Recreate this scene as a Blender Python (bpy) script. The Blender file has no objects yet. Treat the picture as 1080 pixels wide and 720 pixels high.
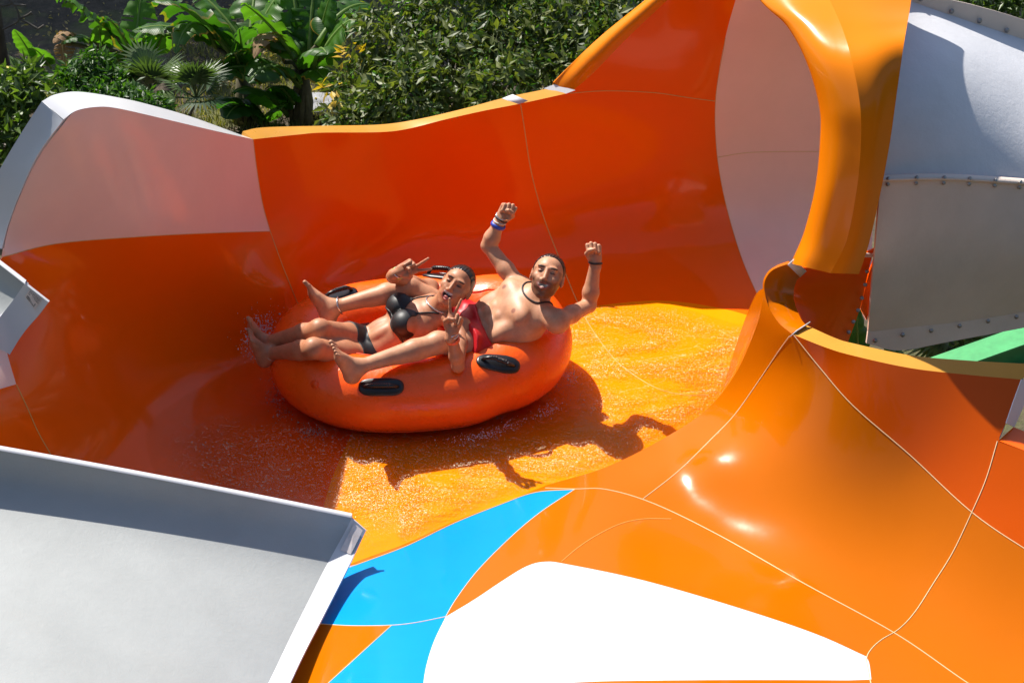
import bpy, bmesh, math, random
import numpy as np
from mathutils import Vector, Matrix
from mathutils.geometry import delaunay_2d_cdt
from mathutils.bvhtree import BVHTree

random.seed(7)
rng = np.random.default_rng(7)
scene = bpy.context.scene
COL = scene.collection
R = math.radians

# ------------------------------------------------------------------ camera
F = 1960.0                     # focal length in pixels of a 1080 px wide picture
PITCH = R(30)
CAM = Vector((0, -8.66, 5.0))
FW = Vector((0, math.cos(PITCH), -math.sin(PITCH)))
UP = Vector((0, math.sin(PITCH), math.cos(PITCH)))
RT = Vector((1, 0, 0))
cd = bpy.data.cameras.new("camera")
cd.sensor_width = 36
cd.lens = F / 1080 * 36
cd.clip_end = 2000
cd.clip_start = 0.05
cam = bpy.data.objects.new("camera", cd)
COL.objects.link(cam)
cam.location = CAM
cam.rotation_euler = (math.pi / 2 - PITCH, 0, 0)
scene.camera = cam


def ray(px, py):
    return FW * F + RT * (px - 540) + UP * (360 - py)


def Pd(px, py, d):
    return CAM + ray(px, py) * (d / F)


def Pz(px, py, z):
    r = ray(px, py)
    return CAM + r * ((z - CAM.z) / r.z)


def Py(px, py, y):
    r = ray(px, py)
    return CAM + r * ((y - CAM.y) / r.y)


def P(c):
    px, py, k, v = c
    return Pz(px, py, v) if k == 'z' else Py(px, py, v) if k == 'y' else Pd(px, py, v)


def depth(p):
    return (p - CAM).dot(FW)


# ------------------------------------------------------------------ objects
def obj(name, me, mat=None, parent=None, smooth=True):
    o = bpy.data.objects.new(name, me)
    COL.objects.link(o)
    if mat is not None:
        if isinstance(mat, (list, tuple)):
            for m in mat:
                me.materials.append(m)
        else:
            me.materials.append(mat)
    if smooth and len(me.polygons):
        me.polygons.foreach_set("use_smooth", [True] * len(me.polygons))
    if parent is not None:
        o.parent = parent
        o.matrix_parent_inverse = parent.matrix_basis.inverted()
    return o


def mesh(name, verts, faces):
    me = bpy.data.meshes.new(name)
    me.from_pydata([tuple(v) for v in verts], [], faces)
    me.update()
    return me


def tag(o, label, cat, group=None, kind=None):
    o["label"] = label
    o["category"] = cat
    if group:
        o["group"] = group
    if kind:
        o["kind"] = kind
    return o


def thing(name, label, cat, loc=(0, 0, 0), group=None):
    o = bpy.data.objects.new(name, None)
    COL.objects.link(o)
    o.empty_display_size = 0.1
    o.location = loc
    return tag(o, label, cat, group)


def structure(o):
    o["kind"] = "structure"
    return o


# ------------------------------------------------------------------ curves and sheets
def catmull(pts, per=8, closed=False):
    pts = [np.array(p, float) for p in pts]
    n = len(pts)
    if n < 3:
        t = np.linspace(0, 1, per + 1)[:, None]
        return np.array(pts[0]) * (1 - t) + np.array(pts[1]) * t
    out = []
    segs = n if closed else n - 1
    for i in range(segs):
        if closed:
            p0, p1, p2, p3 = pts[i - 1], pts[i], pts[(i + 1) % n], pts[(i + 2) % n]
        else:
            p1, p2 = pts[i], pts[i + 1]
            p0 = pts[i - 1] if i > 0 else 2 * p1 - p2
            p3 = pts[i + 2] if i + 2 < n else 2 * p2 - p1
        for k in range(per):
            t = k / per
            # centripetal-ish: plain Catmull-Rom is fine for these point spacings
            out.append(0.5 * (2 * p1 + (p2 - p0) * t + (2 * p0 - 5 * p1 + 4 * p2 - p3) * t * t + (3 * p1 - p0 - 3 * p2 + p3) * t ** 3))
    if not closed:
        out.append(pts[-1])
    return np.array(out)


def resample(poly, n):
    poly = np.array(poly, float)
    s = np.concatenate([[0], np.cumsum(np.linalg.norm(np.diff(poly, axis=0), axis=1))])
    t = np.linspace(0, s[-1], n)
    return np.stack([np.interp(t, s, poly[:, k]) for k in range(poly.shape[1])], 1)


def world_curve(ctrl, n):
    """ctrl: list of (px, py, kind, value) or Vectors -> n points of a smooth curve through them in space"""
    pts = [tuple(c) if isinstance(c, Vector) else tuple(P(c)) for c in ctrl]
    return resample(catmull(pts, 12), n)


def loft(curves, n=60, m=6, thick=0.0, flip=False):
    """smooth sheet through several space curves; optional thickness"""
    rows = [world_curve(c, n) for c in curves]
    grid = np.array([catmull([r[i] for r in rows], m) for i in range(n)])   # n x M x 3
    return grid_mesh(grid, thick, flip)


def grid_mesh(grid, thick=0.0, flip=False):
    n, M = grid.shape[:2]
    V = [Vector(p) for p in grid.reshape(-1, 3)]
    Fc = []
    for i in range(n - 1):
        for j in range(M - 1):
            q = (i * M + j, i * M + j + 1, (i + 1) * M + j + 1, (i + 1) * M + j)
            Fc.append(q if not flip else q[::-1])
    me = mesh("sheet", V, Fc)
    # face the camera side
    if thick:
        nr = [v.normal.copy() for v in me.vertices]
        mid = V[len(V) // 2]
        s = 1 if nr[len(V) // 2].dot(CAM - mid) > 0 else -1
        N = len(V)
        V2 = V + [V[i] - nr[i] * s * thick for i in range(N)]
        F2 = list(Fc) if s > 0 else [q[::-1] for q in Fc]
        F2 += [tuple(a + N for a in q[::-1]) for q in F2[:len(Fc)]]
        border = [i * M for i in range(n)] + [(n - 1) * M + j for j in range(1, M)] + [i * M + M - 1 for i in range(n - 2, -1, -1)] + [j for j in range(M - 2, 0, -1)]
        for k in range(len(border)):
            a, b = border[k], border[(k + 1) % len(border)]
            F2.append((a, b, b + N, a + N))
        me = mesh("sheet", V2, F2)
        bm = bmesh.new()
        bm.from_mesh(me)
        bmesh.ops.recalc_face_normals(bm, faces=bm.faces)
        for e in bm.edges:
            if len(e.link_faces) == 2 and e.calc_face_angle(0) > R(40):
                e.smooth = False
        bm.to_mesh(me)
        bm.free()
    return me


def inside(pts, poly):
    """even-odd test, vectorised; pts (N,2), poly (M,2)"""
    x, y = pts[:, 0], pts[:, 1]
    r = np.zeros(len(pts), bool)
    j = len(poly) - 1
    for i in range(len(poly)):
        xi, yi = poly[i]
        xj, yj = poly[j]
        if yi != yj:
            c = ((yi > y) != (yj > y)) & (x < (xj - xi) * (y - yi) / (yj - yi) + xi)
            r ^= c
        j = i
    return r


def dist_to_lines(pts, lines):
    d = np.full(len(pts), 1e9)
    for L in lines:
        L = np.asarray(L)
        for a, b in zip(L[:-1], L[1:]):
            ab = b - a
            l2 = (ab ** 2).sum() + 1e-9
            near = (np.abs(pts - (a + b) / 2).max(1) < math.sqrt(l2) + 30)
            if not near.any():
                continue
            q = pts[near]
            t = np.clip(((q - a) @ ab) / l2, 0, 1)[:, None]
            d[near] = np.minimum(d[near], np.linalg.norm(q - a - t * ab, axis=1))
    return d


class Surf:
    """a smooth shell through control points (thin-plate interpolation of distance)"""

    def __init__(self, ctrl, lam=1e-3, soft=None):
        pts = np.array([(c[0], c[1]) for c in ctrl], float) / 100
        val = np.array([depth(P(c)) for c in ctrl])
        n = len(pts)
        K = self._k(np.linalg.norm(pts[:, None] - pts[None], axis=2)) + np.diag([soft[1] if soft is not None and soft[0](c[0], c[1]) else lam for c in ctrl])
        Q = np.c_[np.ones(n), pts]
        A = np.block([[K, Q], [Q.T, np.zeros((3, 3))]])
        self.w = np.linalg.solve(A, np.r_[val, np.zeros(3)])
        self.c = pts

    @staticmethod
    def _k(r):
        return np.where(r > 1e-9, r * r * np.log(np.maximum(r, 1e-9)), 0)

    def d(self, px, py):
        q = np.stack([np.atleast_1d(px), np.atleast_1d(py)], -1).astype(float) / 100
        out = []
        for k in range(0, len(q), 4000):
            s = q[k:k + 4000]
            r = np.linalg.norm(s[:, None] - self.c[None], axis=2)
            out.append(self._k(r) @ self.w[:-3] + self.w[-3] + s @ self.w[-2:])
        return np.concatenate(out)

    def pos(self, px, py):
        px = np.atleast_1d(np.asarray(px, float))
        py = np.atleast_1d(np.asarray(py, float))
        d = self.d(px, py)
        r = np.array(FW)[None] * F + np.array(RT)[None] * (px - 540)[:, None] + np.array(UP)[None] * (360 - py)[:, None]
        return np.array(CAM)[None] + r * (d / F)[:, None]

    def nrm(self, px, py):
        e = 1.5
        px = np.atleast_1d(np.asarray(px, float))
        py = np.atleast_1d(np.asarray(py, float))
        a = self.pos(px + e, py) - self.pos(px - e, py)
        b = self.pos(px, py - e) - self.pos(px, py + e)
        n = np.cross(a, b)
        n /= np.linalg.norm(n, axis=1)[:, None] + 1e-12
        return n


def triangulate(outline, lines, step):
    """2D triangulation of an outline with inner lines kept as edges"""
    outline = np.asarray(outline, float)
    lo, hi = outline.min(0), outline.max(0)
    gx = np.arange(lo[0], hi[0], step)
    gy = np.arange(lo[1], hi[1], step * .87)
    X, Y = np.meshgrid(gx, gy)
    X = X + (np.arange(len(gy)) % 2)[:, None] * step / 2
    g = np.c_[X.ravel(), Y.ravel()]
    g = g[inside(g, outline)]
    g = g[dist_to_lines(g, [np.vstack([outline, outline[:1]])] + list(lines)) > step * .45]
    V = [tuple(p) for p in outline]
    E = [(i, (i + 1) % len(V)) for i in range(len(V))]
    for L in lines:
        b = len(V)
        V += [tuple(p) for p in L]
        E += [(b + i, b + i + 1) for i in range(len(L) - 1)]
    V += [tuple(p) for p in g]
    vo, eo, fo, *_ = delaunay_2d_cdt([Vector(v) for v in V], E, [], 0, 0.05)
    vo = np.array([tuple(v) for v in vo])
    tri = np.array([f for f in fo if len(f) == 3])
    cen = vo[tri].mean(1)
    tri = tri[inside(cen, outline)]
    # wind so that they face the camera
    a, b, c = vo[tri[:, 0]], vo[tri[:, 1]], vo[tri[:, 2]]
    cr = (b[:, 0] - a[:, 0]) * (c[:, 1] - a[:, 1]) - (b[:, 1] - a[:, 1]) * (c[:, 0] - a[:, 0])
    tri[cr > 0] = tri[cr > 0][:, ::-1]
    return vo, tri


def submesh(pos, nrm, tri):
    used = np.unique(tri)
    remap = np.full(len(pos), -1)
    remap[used] = np.arange(len(used))
    me = mesh("panel", pos[used], remap[tri].tolist())
    me.polygons.foreach_set("use_smooth", [True] * len(me.polygons))
    me.normals_split_custom_set_from_vertices([tuple(v) for v in nrm[used]])
    return me


def back_shell(pos, nrm, tri, thick):
    """the outer skin of a shell: the same sheet set back, with the edge closed"""
    N = len(pos)
    V = np.vstack([pos - nrm * .004, pos - nrm * thick - np.array([0, 0, .014])])
    Fc = [(int(c) + N, int(b) + N, int(a) + N) for a, b, c in tri]
    cnt = {}
    for a, b, c in tri:
        for e in ((a, b), (b, c), (c, a)):
            cnt[tuple(sorted(e))] = cnt.get(tuple(sorted(e)), 0) + 1
    for a, b, c in tri:
        for e in ((a, b), (b, c), (c, a)):
            pass
    return mesh("skin", V[N:], [tuple(i - N for i in f) for f in Fc])


def ribbon_on(surf, line, width, lift=.0018, per=6, curve=True):
    L = catmull(line, per) if curve else np.array(line, float)
    p = surf.pos(L[:, 0], L[:, 1])
    nr = surf.nrm(L[:, 0], L[:, 1])
    t = np.gradient(p, axis=0)
    t /= np.linalg.norm(t, axis=1)[:, None] + 1e-12
    s = np.cross(nr, t)
    s /= np.linalg.norm(s, axis=1)[:, None] + 1e-12
    w = width / 2
    g = np.stack([p - s * w + nr * lift * .2, p - s * w * .5 + nr * lift, p + s * w * .5 + nr * lift, p + s * w + nr * lift * .2], 1)
    return grid_mesh(g)


def tube(points, radius, seg=8, closed=False, caps=True):
    """round tube through points; radius a number or list"""
    pts = [Vector(p) for p in points]
    n = len(pts)
    rad = radius if isinstance(radius, (list, tuple, np.ndarray)) else [radius] * n
    V, Fc = [], []
    ref = None
    for i in range(n):
        if closed:
            t = pts[(i + 1) % n] - pts[i - 1]
        else:
            t = pts[min(i + 1, n - 1)] - pts[max(i - 1, 0)]
        t.normalize()
        if ref is None:
            ref = t.orthogonal().normalized()
        ref = (ref - t * ref.dot(t)).normalized()
        b = t.cross(ref)
        for k in range(seg):
            a = 2 * math.pi * k / seg
            V.append(pts[i] + (ref * math.cos(a) + b * math.sin(a)) * rad[i])
    rings = n if closed else n - 1
    for i in range(rings):
        for k in range(seg):
            a, b2 = i * seg + k, i * seg + (k + 1) % seg
            c, d2 = ((i + 1) % n) * seg + (k + 1) % seg, ((i + 1) % n) * seg + k
            Fc.append((a, b2, c, d2))
    if not closed and caps:
        Fc.append(tuple(range(seg - 1, -1, -1)))
        Fc.append(tuple((n - 1) * seg + k for k in range(seg)))
    return V, Fc


class MB:
    """collects pieces of ONE part"""

    def __init__(self):
        self.V, self.F = [], []

    def add(self, V, Fc):
        b = len(self.V)
        self.V += list(V)
        self.F += [tuple(b + i for i in f) for f in Fc]
        return self

    def box(self, c, sx, sy, sz, rot=None):
        c = Vector(c)
        M = rot or Matrix.Identity(3)
        V = [c + M @ Vector((x * sx / 2, y * sy / 2, z * sz / 2)) for x in (-1, 1) for y in (-1, 1) for z in (-1, 1)]
        self.add(V, [(0, 1, 3, 2), (4, 6, 7, 5), (0, 4, 5, 1), (2, 3, 7, 6), (0, 2, 6, 4), (1, 5, 7, 3)])
        return self

    def tube(self, pts, r, seg=8, closed=False):
        return self.add(*tube(pts, r, seg, closed))

    def build(self, name, mat, parent=None, smooth=True):
        return obj(name, mesh(name, self.V, self.F), mat, parent, smooth)


def hexbolt(mb, p, n, r=.011, h=.009):
    n = Vector(n).normalized()
    a = n.orthogonal().normalized()
    b = n.cross(a)
    p = Vector(p)
    V, Fc = [], []
    for (rr, hh) in ((r * 1.7, 0), (r * 1.7, h * .3), (r, h * .35), (r * .95, h)):
        for k in range(8):
            t = 2 * math.pi * k / 8
            V.append(p + (a * math.cos(t) + b * math.sin(t)) * rr + n * hh)
    for i in range(3):
        for k in range(8):
            Fc.append((i * 8 + k, i * 8 + (k + 1) % 8, i * 8 + 8 + (k + 1) % 8, i * 8 + 8 + k))
    Fc.append(tuple(24 + k for k in range(8)))
    mb.add(V, Fc)


# ------------------------------------------------------------------ materials
def new_mat(name):
    m = bpy.data.materials.new(name)
    m.use_nodes = True
    nt = m.node_tree
    nt.nodes.clear()
    out = nt.nodes.new("ShaderNodeOutputMaterial")
    b = nt.nodes.new("ShaderNodeBsdfPrincipled")
    nt.links.new(b.outputs[0], out.inputs[0])
    return m, nt, b, out


def nd(nt, t, **kw):
    n = nt.nodes.new(t)
    for k, v in kw.items():
        if k in n.inputs:
            n.inputs[k].default_value = v
        else:
            setattr(n, k, v)
    return n


def noise(nt, scale, detail=4, rough=.6, coord='Object', vec=None, dist=0):
    n = nd(nt, "ShaderNodeTexNoise")
    n.inputs["Scale"].default_value = scale
    n.inputs["Detail"].default_value = detail
    n.inputs["Roughness"].default_value = rough
    n.inputs["Distortion"].default_value = dist
    if vec is None:
        tc = nd(nt, "ShaderNodeTexCoord")
        vec = tc.outputs[coord]
    nt.links.new(vec, n.inputs["Vector"])
    return n


def ramp(nt, src, stops):
    r = nd(nt, "ShaderNodeValToRGB")
    while len(r.color_ramp.elements) > 1:
        r.color_ramp.elements.remove(r.color_ramp.elements[-1])
    r.color_ramp.elements[0].position = stops[0][0]
    r.color_ramp.elements[0].color = (*stops[0][1], 1) if len(stops[0][1]) == 3 else stops[0][1]
    for p, c in stops[1:]:
        e = r.color_ramp.elements.new(p)
        e.color = (*c, 1) if len(c) == 3 else c
    nt.links.new(src, r.inputs[0])
    return r


def mixc(nt, fac, a, b, mode='MIX'):
    m = nd(nt, "ShaderNodeMix", data_type='RGBA', blend_type=mode)
    for sock, v in ((m.inputs["Factor"], fac), (m.inputs["A"] if False else m.inputs[6], a), (m.inputs[7], b)):
        if hasattr(v, "links"):
            nt.links.new(v, sock)
        elif isinstance(v, (int, float)):
            sock.default_value = v
        else:
            sock.default_value = (*v, 1) if len(v) == 3 else v
    return m.outputs[2]


def bump(nt, b, src, strength=.2, dist=.01):
    n = nd(nt, "ShaderNodeBump")
    n.inputs["Strength"].default_value = strength
    n.inputs["Distance"].default_value = dist
    nt.links.new(src, n.inputs["Height"])
    nt.links.new(n.outputs[0], b.inputs["Normal"])
    return n


def mk(nt, op, a, b=None):
    n = nd(nt, "ShaderNodeMath", operation=op)
    for i, v in enumerate((a, b)):
        if v is None:
            continue
        if hasattr(v, "links"):
            nt.links.new(v, n.inputs[i])
        else:
            n.inputs[i].default_value = v
    return n.outputs[0]


def gelcoat(name, col, rough=.16, vary=.02, coat=.18, scale=1.3, spec=.14, wave=.0022):
    """polished gelcoat: faint mottling, water stains, swirl marks in the gloss"""
    m, nt, b, out = new_mat(name)
    n1 = noise(nt, scale, 5, .6)
    n2 = noise(nt, 14, 4, .7)
    dark = tuple(c * (1 - vary * 1.6) for c in col)
    lite = tuple(min(1, c * (1 + vary)) for c in col)
    r1 = ramp(nt, n1.outputs[0], [(.3, dark), (.7, lite)])
    c2 = mixc(nt, mk(nt, 'MULTIPLY', n2.outputs[0], .18), r1.outputs[0], tuple(c * .8 for c in col))
    nt.links.new(c2, b.inputs["Base Color"])
    n3 = noise(nt, 5, 6, .7)
    rr = ramp(nt, n3.outputs[0], [(.35, (rough * .85,) * 3), (.7, (rough * 1.25,) * 3)])
    nt.links.new(rr.outputs[0], b.inputs["Roughness"])
    b.inputs["IOR"].default_value = 1.5
    b.inputs["Specular IOR Level"].default_value = spec
    b.inputs["Coat Weight"].default_value = coat
    b.inputs["Coat Roughness"].default_value = .035
    n4 = noise(nt, 2.2, 3, .5)
    bump(nt, b, n4.outputs[0], .35, wave)
    return m


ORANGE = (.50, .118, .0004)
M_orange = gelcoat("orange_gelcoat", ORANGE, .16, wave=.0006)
M_orange_red = gelcoat("shade_orange_gelcoat", (.95, .118, .001), .15)  # same orange as the floor, reddened to hold the shaded walls' bounce light
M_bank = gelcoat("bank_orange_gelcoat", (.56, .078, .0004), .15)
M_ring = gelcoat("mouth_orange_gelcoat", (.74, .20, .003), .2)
M_floor_lit = gelcoat("sunlit_floor_gelcoat", (.88, .27, .0015), .2, wave=.008)  # same orange as the walls, yellowed to carry the sunlight on the floor
M_rim = gelcoat("sunlit_rim_gelcoat", (.56, .26, .04), .3, .08)  # the basin's orange, paled to put the sun on the rims into the colour
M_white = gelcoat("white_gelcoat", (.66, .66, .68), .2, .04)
M_white_bounce = gelcoat("bounce_tinted_white_gelcoat", (.93, .60, .515), .2, .04, spec=.15)  # white panels tinted pink: orange bounce light put into the colour
M_blue = gelcoat("blue_gelcoat", (.003, .26, .68), .2, .07)
M_seam = gelcoat("pale_seam_sealant", (.80, .55, .30), .4, .1, coat=0)
M_seam_dark = gelcoat("orange_seam_sealant", (.75, .38, .10), .4, .1, coat=0)


def raw_fibreglass(name, col, rough=.45, tex=1.0):
    m, nt, b, out = new_mat(name)
    n1 = noise(nt, 2.2, 6, .65)
    n2 = noise(nt, 30, 6, .75, dist=.6)
    n3 = noise(nt, 0.9, 4, .6)
    r = ramp(nt, n1.outputs[0], [(.25, tuple(c * .80 for c in col)), (.75, col)])
    c = mixc(nt, mk(nt, 'MULTIPLY', n2.outputs[0], .25), r.outputs[0], tuple(x * .78 for x in col))
    st = ramp(nt, n3.outputs[0], [(.5, (0, 0, 0)), (.75, (1, 1, 1))])
    c = mixc(nt, mk(nt, 'MULTIPLY', st.outputs[0], .2), c, (.45, .40, .33))
    nt.links.new(c, b.inputs["Base Color"])
    b.inputs["Roughness"].default_value = rough
    b.inputs["Specular IOR Level"].default_value = .25
    h = mk(nt, 'ADD', mk(nt, 'MULTIPLY', n2.outputs[0], .6), n1.outputs[0])
    bump(nt, b, h, .30 * tex, .010 * tex)
    return m


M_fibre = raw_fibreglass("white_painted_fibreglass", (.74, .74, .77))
M_fibre_low = raw_fibreglass("bounce_tinted_fibreglass", (.86, .72, .62), .38)  # white fibreglass with the warm bounce light put into its colour
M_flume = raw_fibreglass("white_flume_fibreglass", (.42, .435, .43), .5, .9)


def plain(name, col, rough=.5, metal=0, vary=.15, scale=20):
    m, nt, b, out = new_mat(name)
    n = noise(nt, scale, 4, .6)
    r = ramp(nt, n.outputs[0], [(.3, tuple(c * (1 - vary) for c in col)), (.7, tuple(min(1, c * (1 + vary)) for c in col))])
    nt.links.new(r.outputs[0], b.inputs["Base Color"])
    b.inputs["Roughness"].default_value = rough
    b.inputs["Metallic"].default_value = metal
    return m


M_steel = plain("bolt_steel", (.38, .36, .34), .4, .8)
M_black = plain("black_plastic", (.014, .014, .016), .32)
M_green = plain("green_painted_steel", (.05, .30, .10), .35)
M_dark = plain("dark_print", (.06, .06, .07), .6)
# ------------------------------------------------------------------ light
SUN = Vector((-.5, .54, 1.0)).normalized()
w = bpy.data.worlds.new("World")
scene.world = w
w.use_nodes = True
nt = w.node_tree
bg = nt.nodes["Background"]
sky = nt.nodes.new("ShaderNodeTexSky")
sky.sky_type = 'NISHITA'
sky.sun_disc = False
elev = math.asin(SUN.z)
sky.sun_elevation = elev
# rotation 0 puts the sun at +Y, turning clockwise seen from above
sky.sun_rotation = math.atan2(SUN.x, SUN.y)
sky.air_density = 1.0
sky.dust_density = 1.2
nt.links.new(sky.outputs[0], bg.inputs[0])
bg.inputs[1].default_value = 0.08
sl = bpy.data.lights.new("sun", 'SUN')
sl.energy = 4.6
sl.angle = R(.53)
sl.color = (1, .95, .87)
so = bpy.data.objects.new("sun", sl)
COL.objects.link(so)
so.rotation_euler = SUN.to_track_quat('Z', 'Y').to_euler()
so.location = (0, 0, 30)
vs = scene.view_settings
scene.display_settings.display_device = 'sRGB'
vs.view_transform = 'Standard'
vs.look = 'None'
vs.exposure = 0.9
vs.gamma = 1
vs.use_curve_mapping = False
cy = scene.cycles
cy.max_bounces = 12
cy.diffuse_bounces = 10
cy.glossy_bounces = 4
cy.transparent_max_bounces = 16
cy.transmission_bounces = 6
cy.caustics_reflective = True
cy.caustics_refractive = False
cy.blur_glossy = 1.0
cy.sample_clamp_indirect = 6
cy.use_denoising = True
# ------------------------------------------------------------------ the slide basin
basin = thing("slide_basin", "big glossy orange slide basin with white end panel, blue stripe and running water", "water slide", (0, 0, 0))

A = Surf([
    # floor
    (600, 480, 'z', -.01), (650, 400, 'z', 0), (720, 335, 'z', 0), (500, 470, 'z', -.01), (440, 430, 'z', 0), (350, 420, 'z', .01), (790, 352, 'z', 0),
    (600, 345, 'z', 0), (700, 300, 'z', .03), (620, 290, 'z', .06), (700, 440, 'z', -.01), (780, 420, 'z', -.05), (850, 420, 'z', -.05),
    (400, 540, 'z', -.01), (300, 480, 'z', .015), (300, 400, 'z', .02), (450, 350, 'z', .0), (420, 310, 'z', .03), (340, 330, 'z', .06),
    (300, 580, 'z', -.02), (400, 640, 'z', -.05), (600, 560, 'z', -.04), (720, 520, 'z', -.06),
    # left bank
    (255, 380, 'z', .05), (240, 430, 'z', .045), (180, 390, 'z', .22), (180, 470, 'z', .10), (110, 420, 'z', .38), (60, 350, 'z', .76), (20, 440, 'z', .62), (0, 500, 'z', .5), (100, 500, 'z', .22), (180, 540, 'z', .06), (-80, 420, 'z', .95), (-80, 520, 'z', .75),
    (100, 340, 'z', .66),
    (280, 245, 'y', .14), (310, 300, 'y', .08), (262, 143, 'y', .10), (222, 137, 'y', -.30), (167, 124, 'y', -.72), (122, 114, 'y', -1.0), (80, 117, 'y', -1.18), (72, 124, 'y', -1.22),
    (50, 160, 'y', -1.24), (30, 200, 'y', -1.25), (4, 270, 'y', -1.26), (150, 250, 'y', -.76), (150, 180, 'y', -.8), (220, 200, 'y', -.30), (60, 258, 'y', -1.08), (230, 300, 'y', -.25), (-80, 290, 'y', -1.4),
    # back wall
    (340, 140, 'y', .52), (400, 139, 'y', .76), (400, 220, 'y', .74), (470, 126, 'y', .82), (551, 109, 'y', .90), (551, 200, 'y', .90), (601, 98, 'y', .97), (660, 41, 'y', 1.06), (735, -30, 'y', 1.12),
    (400, 280, 'z', .1), (500, 280, 'z', .08), (340, 240, 'y', .50), (330, 300, 'z', .16), (660, 130, 'y', 1.06), (660, 220, 'y', 1.02), (600, 230, 'y', .95), (740, 230, 'y', 1.05),
    # tube interior
    (754, 110, 'y', 1.18), (757, 170, 'y', 1.2), (780, 260, 'y', 1.02), (803, 318, 'z', .02), (800, 150, 'y', 1.33), (850, 150, 'y', 1.42), (920, 150, 'y', 1.45), (790, 0, 'y', 1.12), (800, -80, 'y', .98), (920, -80, 'y', 1.05), (860, 50, 'y', 1.35),
    (840, 260, 'y', 1.15), (920, 300, 'y', 1.0), (860, 330, 'y', .55),
], 2e-4)

rimA_low = [(72, 124), (80, 117), (100, 113), (122, 114), (167, 124), (222, 137), (267, 147)]
rimB_low = [(267, 147), (315, 142), (340, 140), (400, 139.5), (430, 136), (470, 126), (510, 117), (551, 109), (601, 98)]
roll_low = [(601, 98), (625, 78), (662, 40), (700, 4), (735, -30), (780, -80)]
left_edge = [(3, 271), (9, 240), (22, 205), (42, 164), (72, 124)]
outA = np.vstack([catmull(rimA_low, 8)[:-1], catmull(rimB_low, 8)[:-1], catmull(roll_low, 8)[:-1],
                  resample([(780, -80), (920, -80)], 20)[:-1], resample([(920, -80), (920, 300), (870, 420), (800, 470), (720, 520), (600, 560), (480, 600), (380, 640), (300, 600), (200, 530), (100, 500), (0, 480), (-12, 477), (-14, 290), (3, 271)], 320)[:-1],
                  catmull(left_edge, 8)[:-1]])
pink_left = [(3, 271), (60, 257), (150, 249.5), (220, 246), (285, 244)]
seam_left = [(267, 147), (271, 180), (277, 215), (285, 244), (296, 275), (307, 303), (320, 335)]
pink_tube = [(800, -80), (782, -20), (765, 40), (755, 100), (755, 150), (761, 195), (772, 240), (786, 282), (806, 325), (830, 365)]
low_white = [(-14, 414), (0, 410), (17, 405)]
low_white2 = [(17, 405), (9, 378), (2, 350), (-14, 300)]
floor_edge = [(378, 440), (400, 380), (430, 350), (520, 336), (600, 326), (690, 317), (760, 325), (812, 340), (832, 348)]  # border of the sunlit floor colour, laid along the wall's shadow line
floor_front = [(378, 440), (345, 520), (332, 600)]
cA = [catmull(l, 10) for l in (pink_left, seam_left[:4], pink_tube, low_white, low_white2, floor_edge, floor_front)]
vo, tri = triangulate(outA, cA, 7.5)
posA = A.pos(vo[:, 0], vo[:, 1])
nrA = A.nrm(vo[:, 0], vo[:, 1])
cen = vo[tri].mean(1)
poly_left = np.vstack([catmull(pink_left, 10), catmull(seam_left[:4], 10)[::-1], catmull(rimA_low, 10)[::-1], catmull(left_edge, 10)[::-1]])
poly_tube = np.vstack([catmull(pink_tube, 10), [(1000, 500), (1000, -100)]])
poly_low = np.vstack([catmull(low_white, 10), catmull(low_white2, 10), [(-30, 290), (-30, 414)]])
in_left = inside(cen, poly_left)
in_tube = inside(cen, poly_tube)
in_low = inside(cen, poly_low)
left_side = inside(cen, np.array(seam_left + [(330, 700), (-100, 800), (-100, 250), (3, 271), (60, 257), (150, 249), (285, 244)]))
back_hi = ~(in_left | in_tube | in_low) & ~left_side
floor_line = inside(cen, np.vstack([catmull(floor_edge, 10), [(1000, 480), (600, 800), (200, 800)], catmull(floor_front, 10)[::-1]]))
floor_m = back_hi & floor_line
left_floor = left_side & floor_line
oth = ~(in_left | in_tube | in_low)
obj("white_end_panel", submesh(posA, nrA, tri[in_left]), M_white_bounce, basin)
obj("tube_lining", submesh(posA, nrA, tri[in_tube]), M_white_bounce, basin)
obj("white_side_panel", submesh(posA, nrA, tri[in_low]), M_white_bounce, basin)
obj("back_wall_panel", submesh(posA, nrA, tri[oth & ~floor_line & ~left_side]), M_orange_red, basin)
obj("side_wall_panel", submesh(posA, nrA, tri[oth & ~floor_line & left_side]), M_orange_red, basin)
obj("lit_floor_panel", submesh(posA, nrA, tri[oth & floor_line]), M_floor_lit, basin)
obj("outer_skin", back_shell(posA, nrA, tri, .03), M_fibre, basin)


def seam(surf, line, w=.006, mat=None, lift=.0022):
    return obj("seam", ribbon_on(surf, line, w, lift), mat or M_seam_dark, basin)


seam(A, seam_left[3:], .006)
seam(A, seam_left[:4], .005)
seam(A, [(549, 110), (553, 135), (560, 180), (572, 225), (589, 270), (612, 325), (632, 358), (655, 385), (690, 408), (720, 416), (745, 416)], .007)
seam(A, [(601, 98.5), (640, 96), (690, 98), (725, 103), (755, 107)], .005)
seam(A, [(757, 166), (785, 161.5), (820, 160), (875, 160)], .005, M_seam)
seam(A, [(17, 405), (28, 428), (40, 455), (54, 480)], .006)
seam(A, pink_left, .004)
seam(A, pink_tube[2:], .004)

# rims of the basin
def zoff(px, py, surf, dn=(0, 0, 0)):
    p = Vector(surf.pos(px, py)[0])
    return p + Vector(dn)

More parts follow.
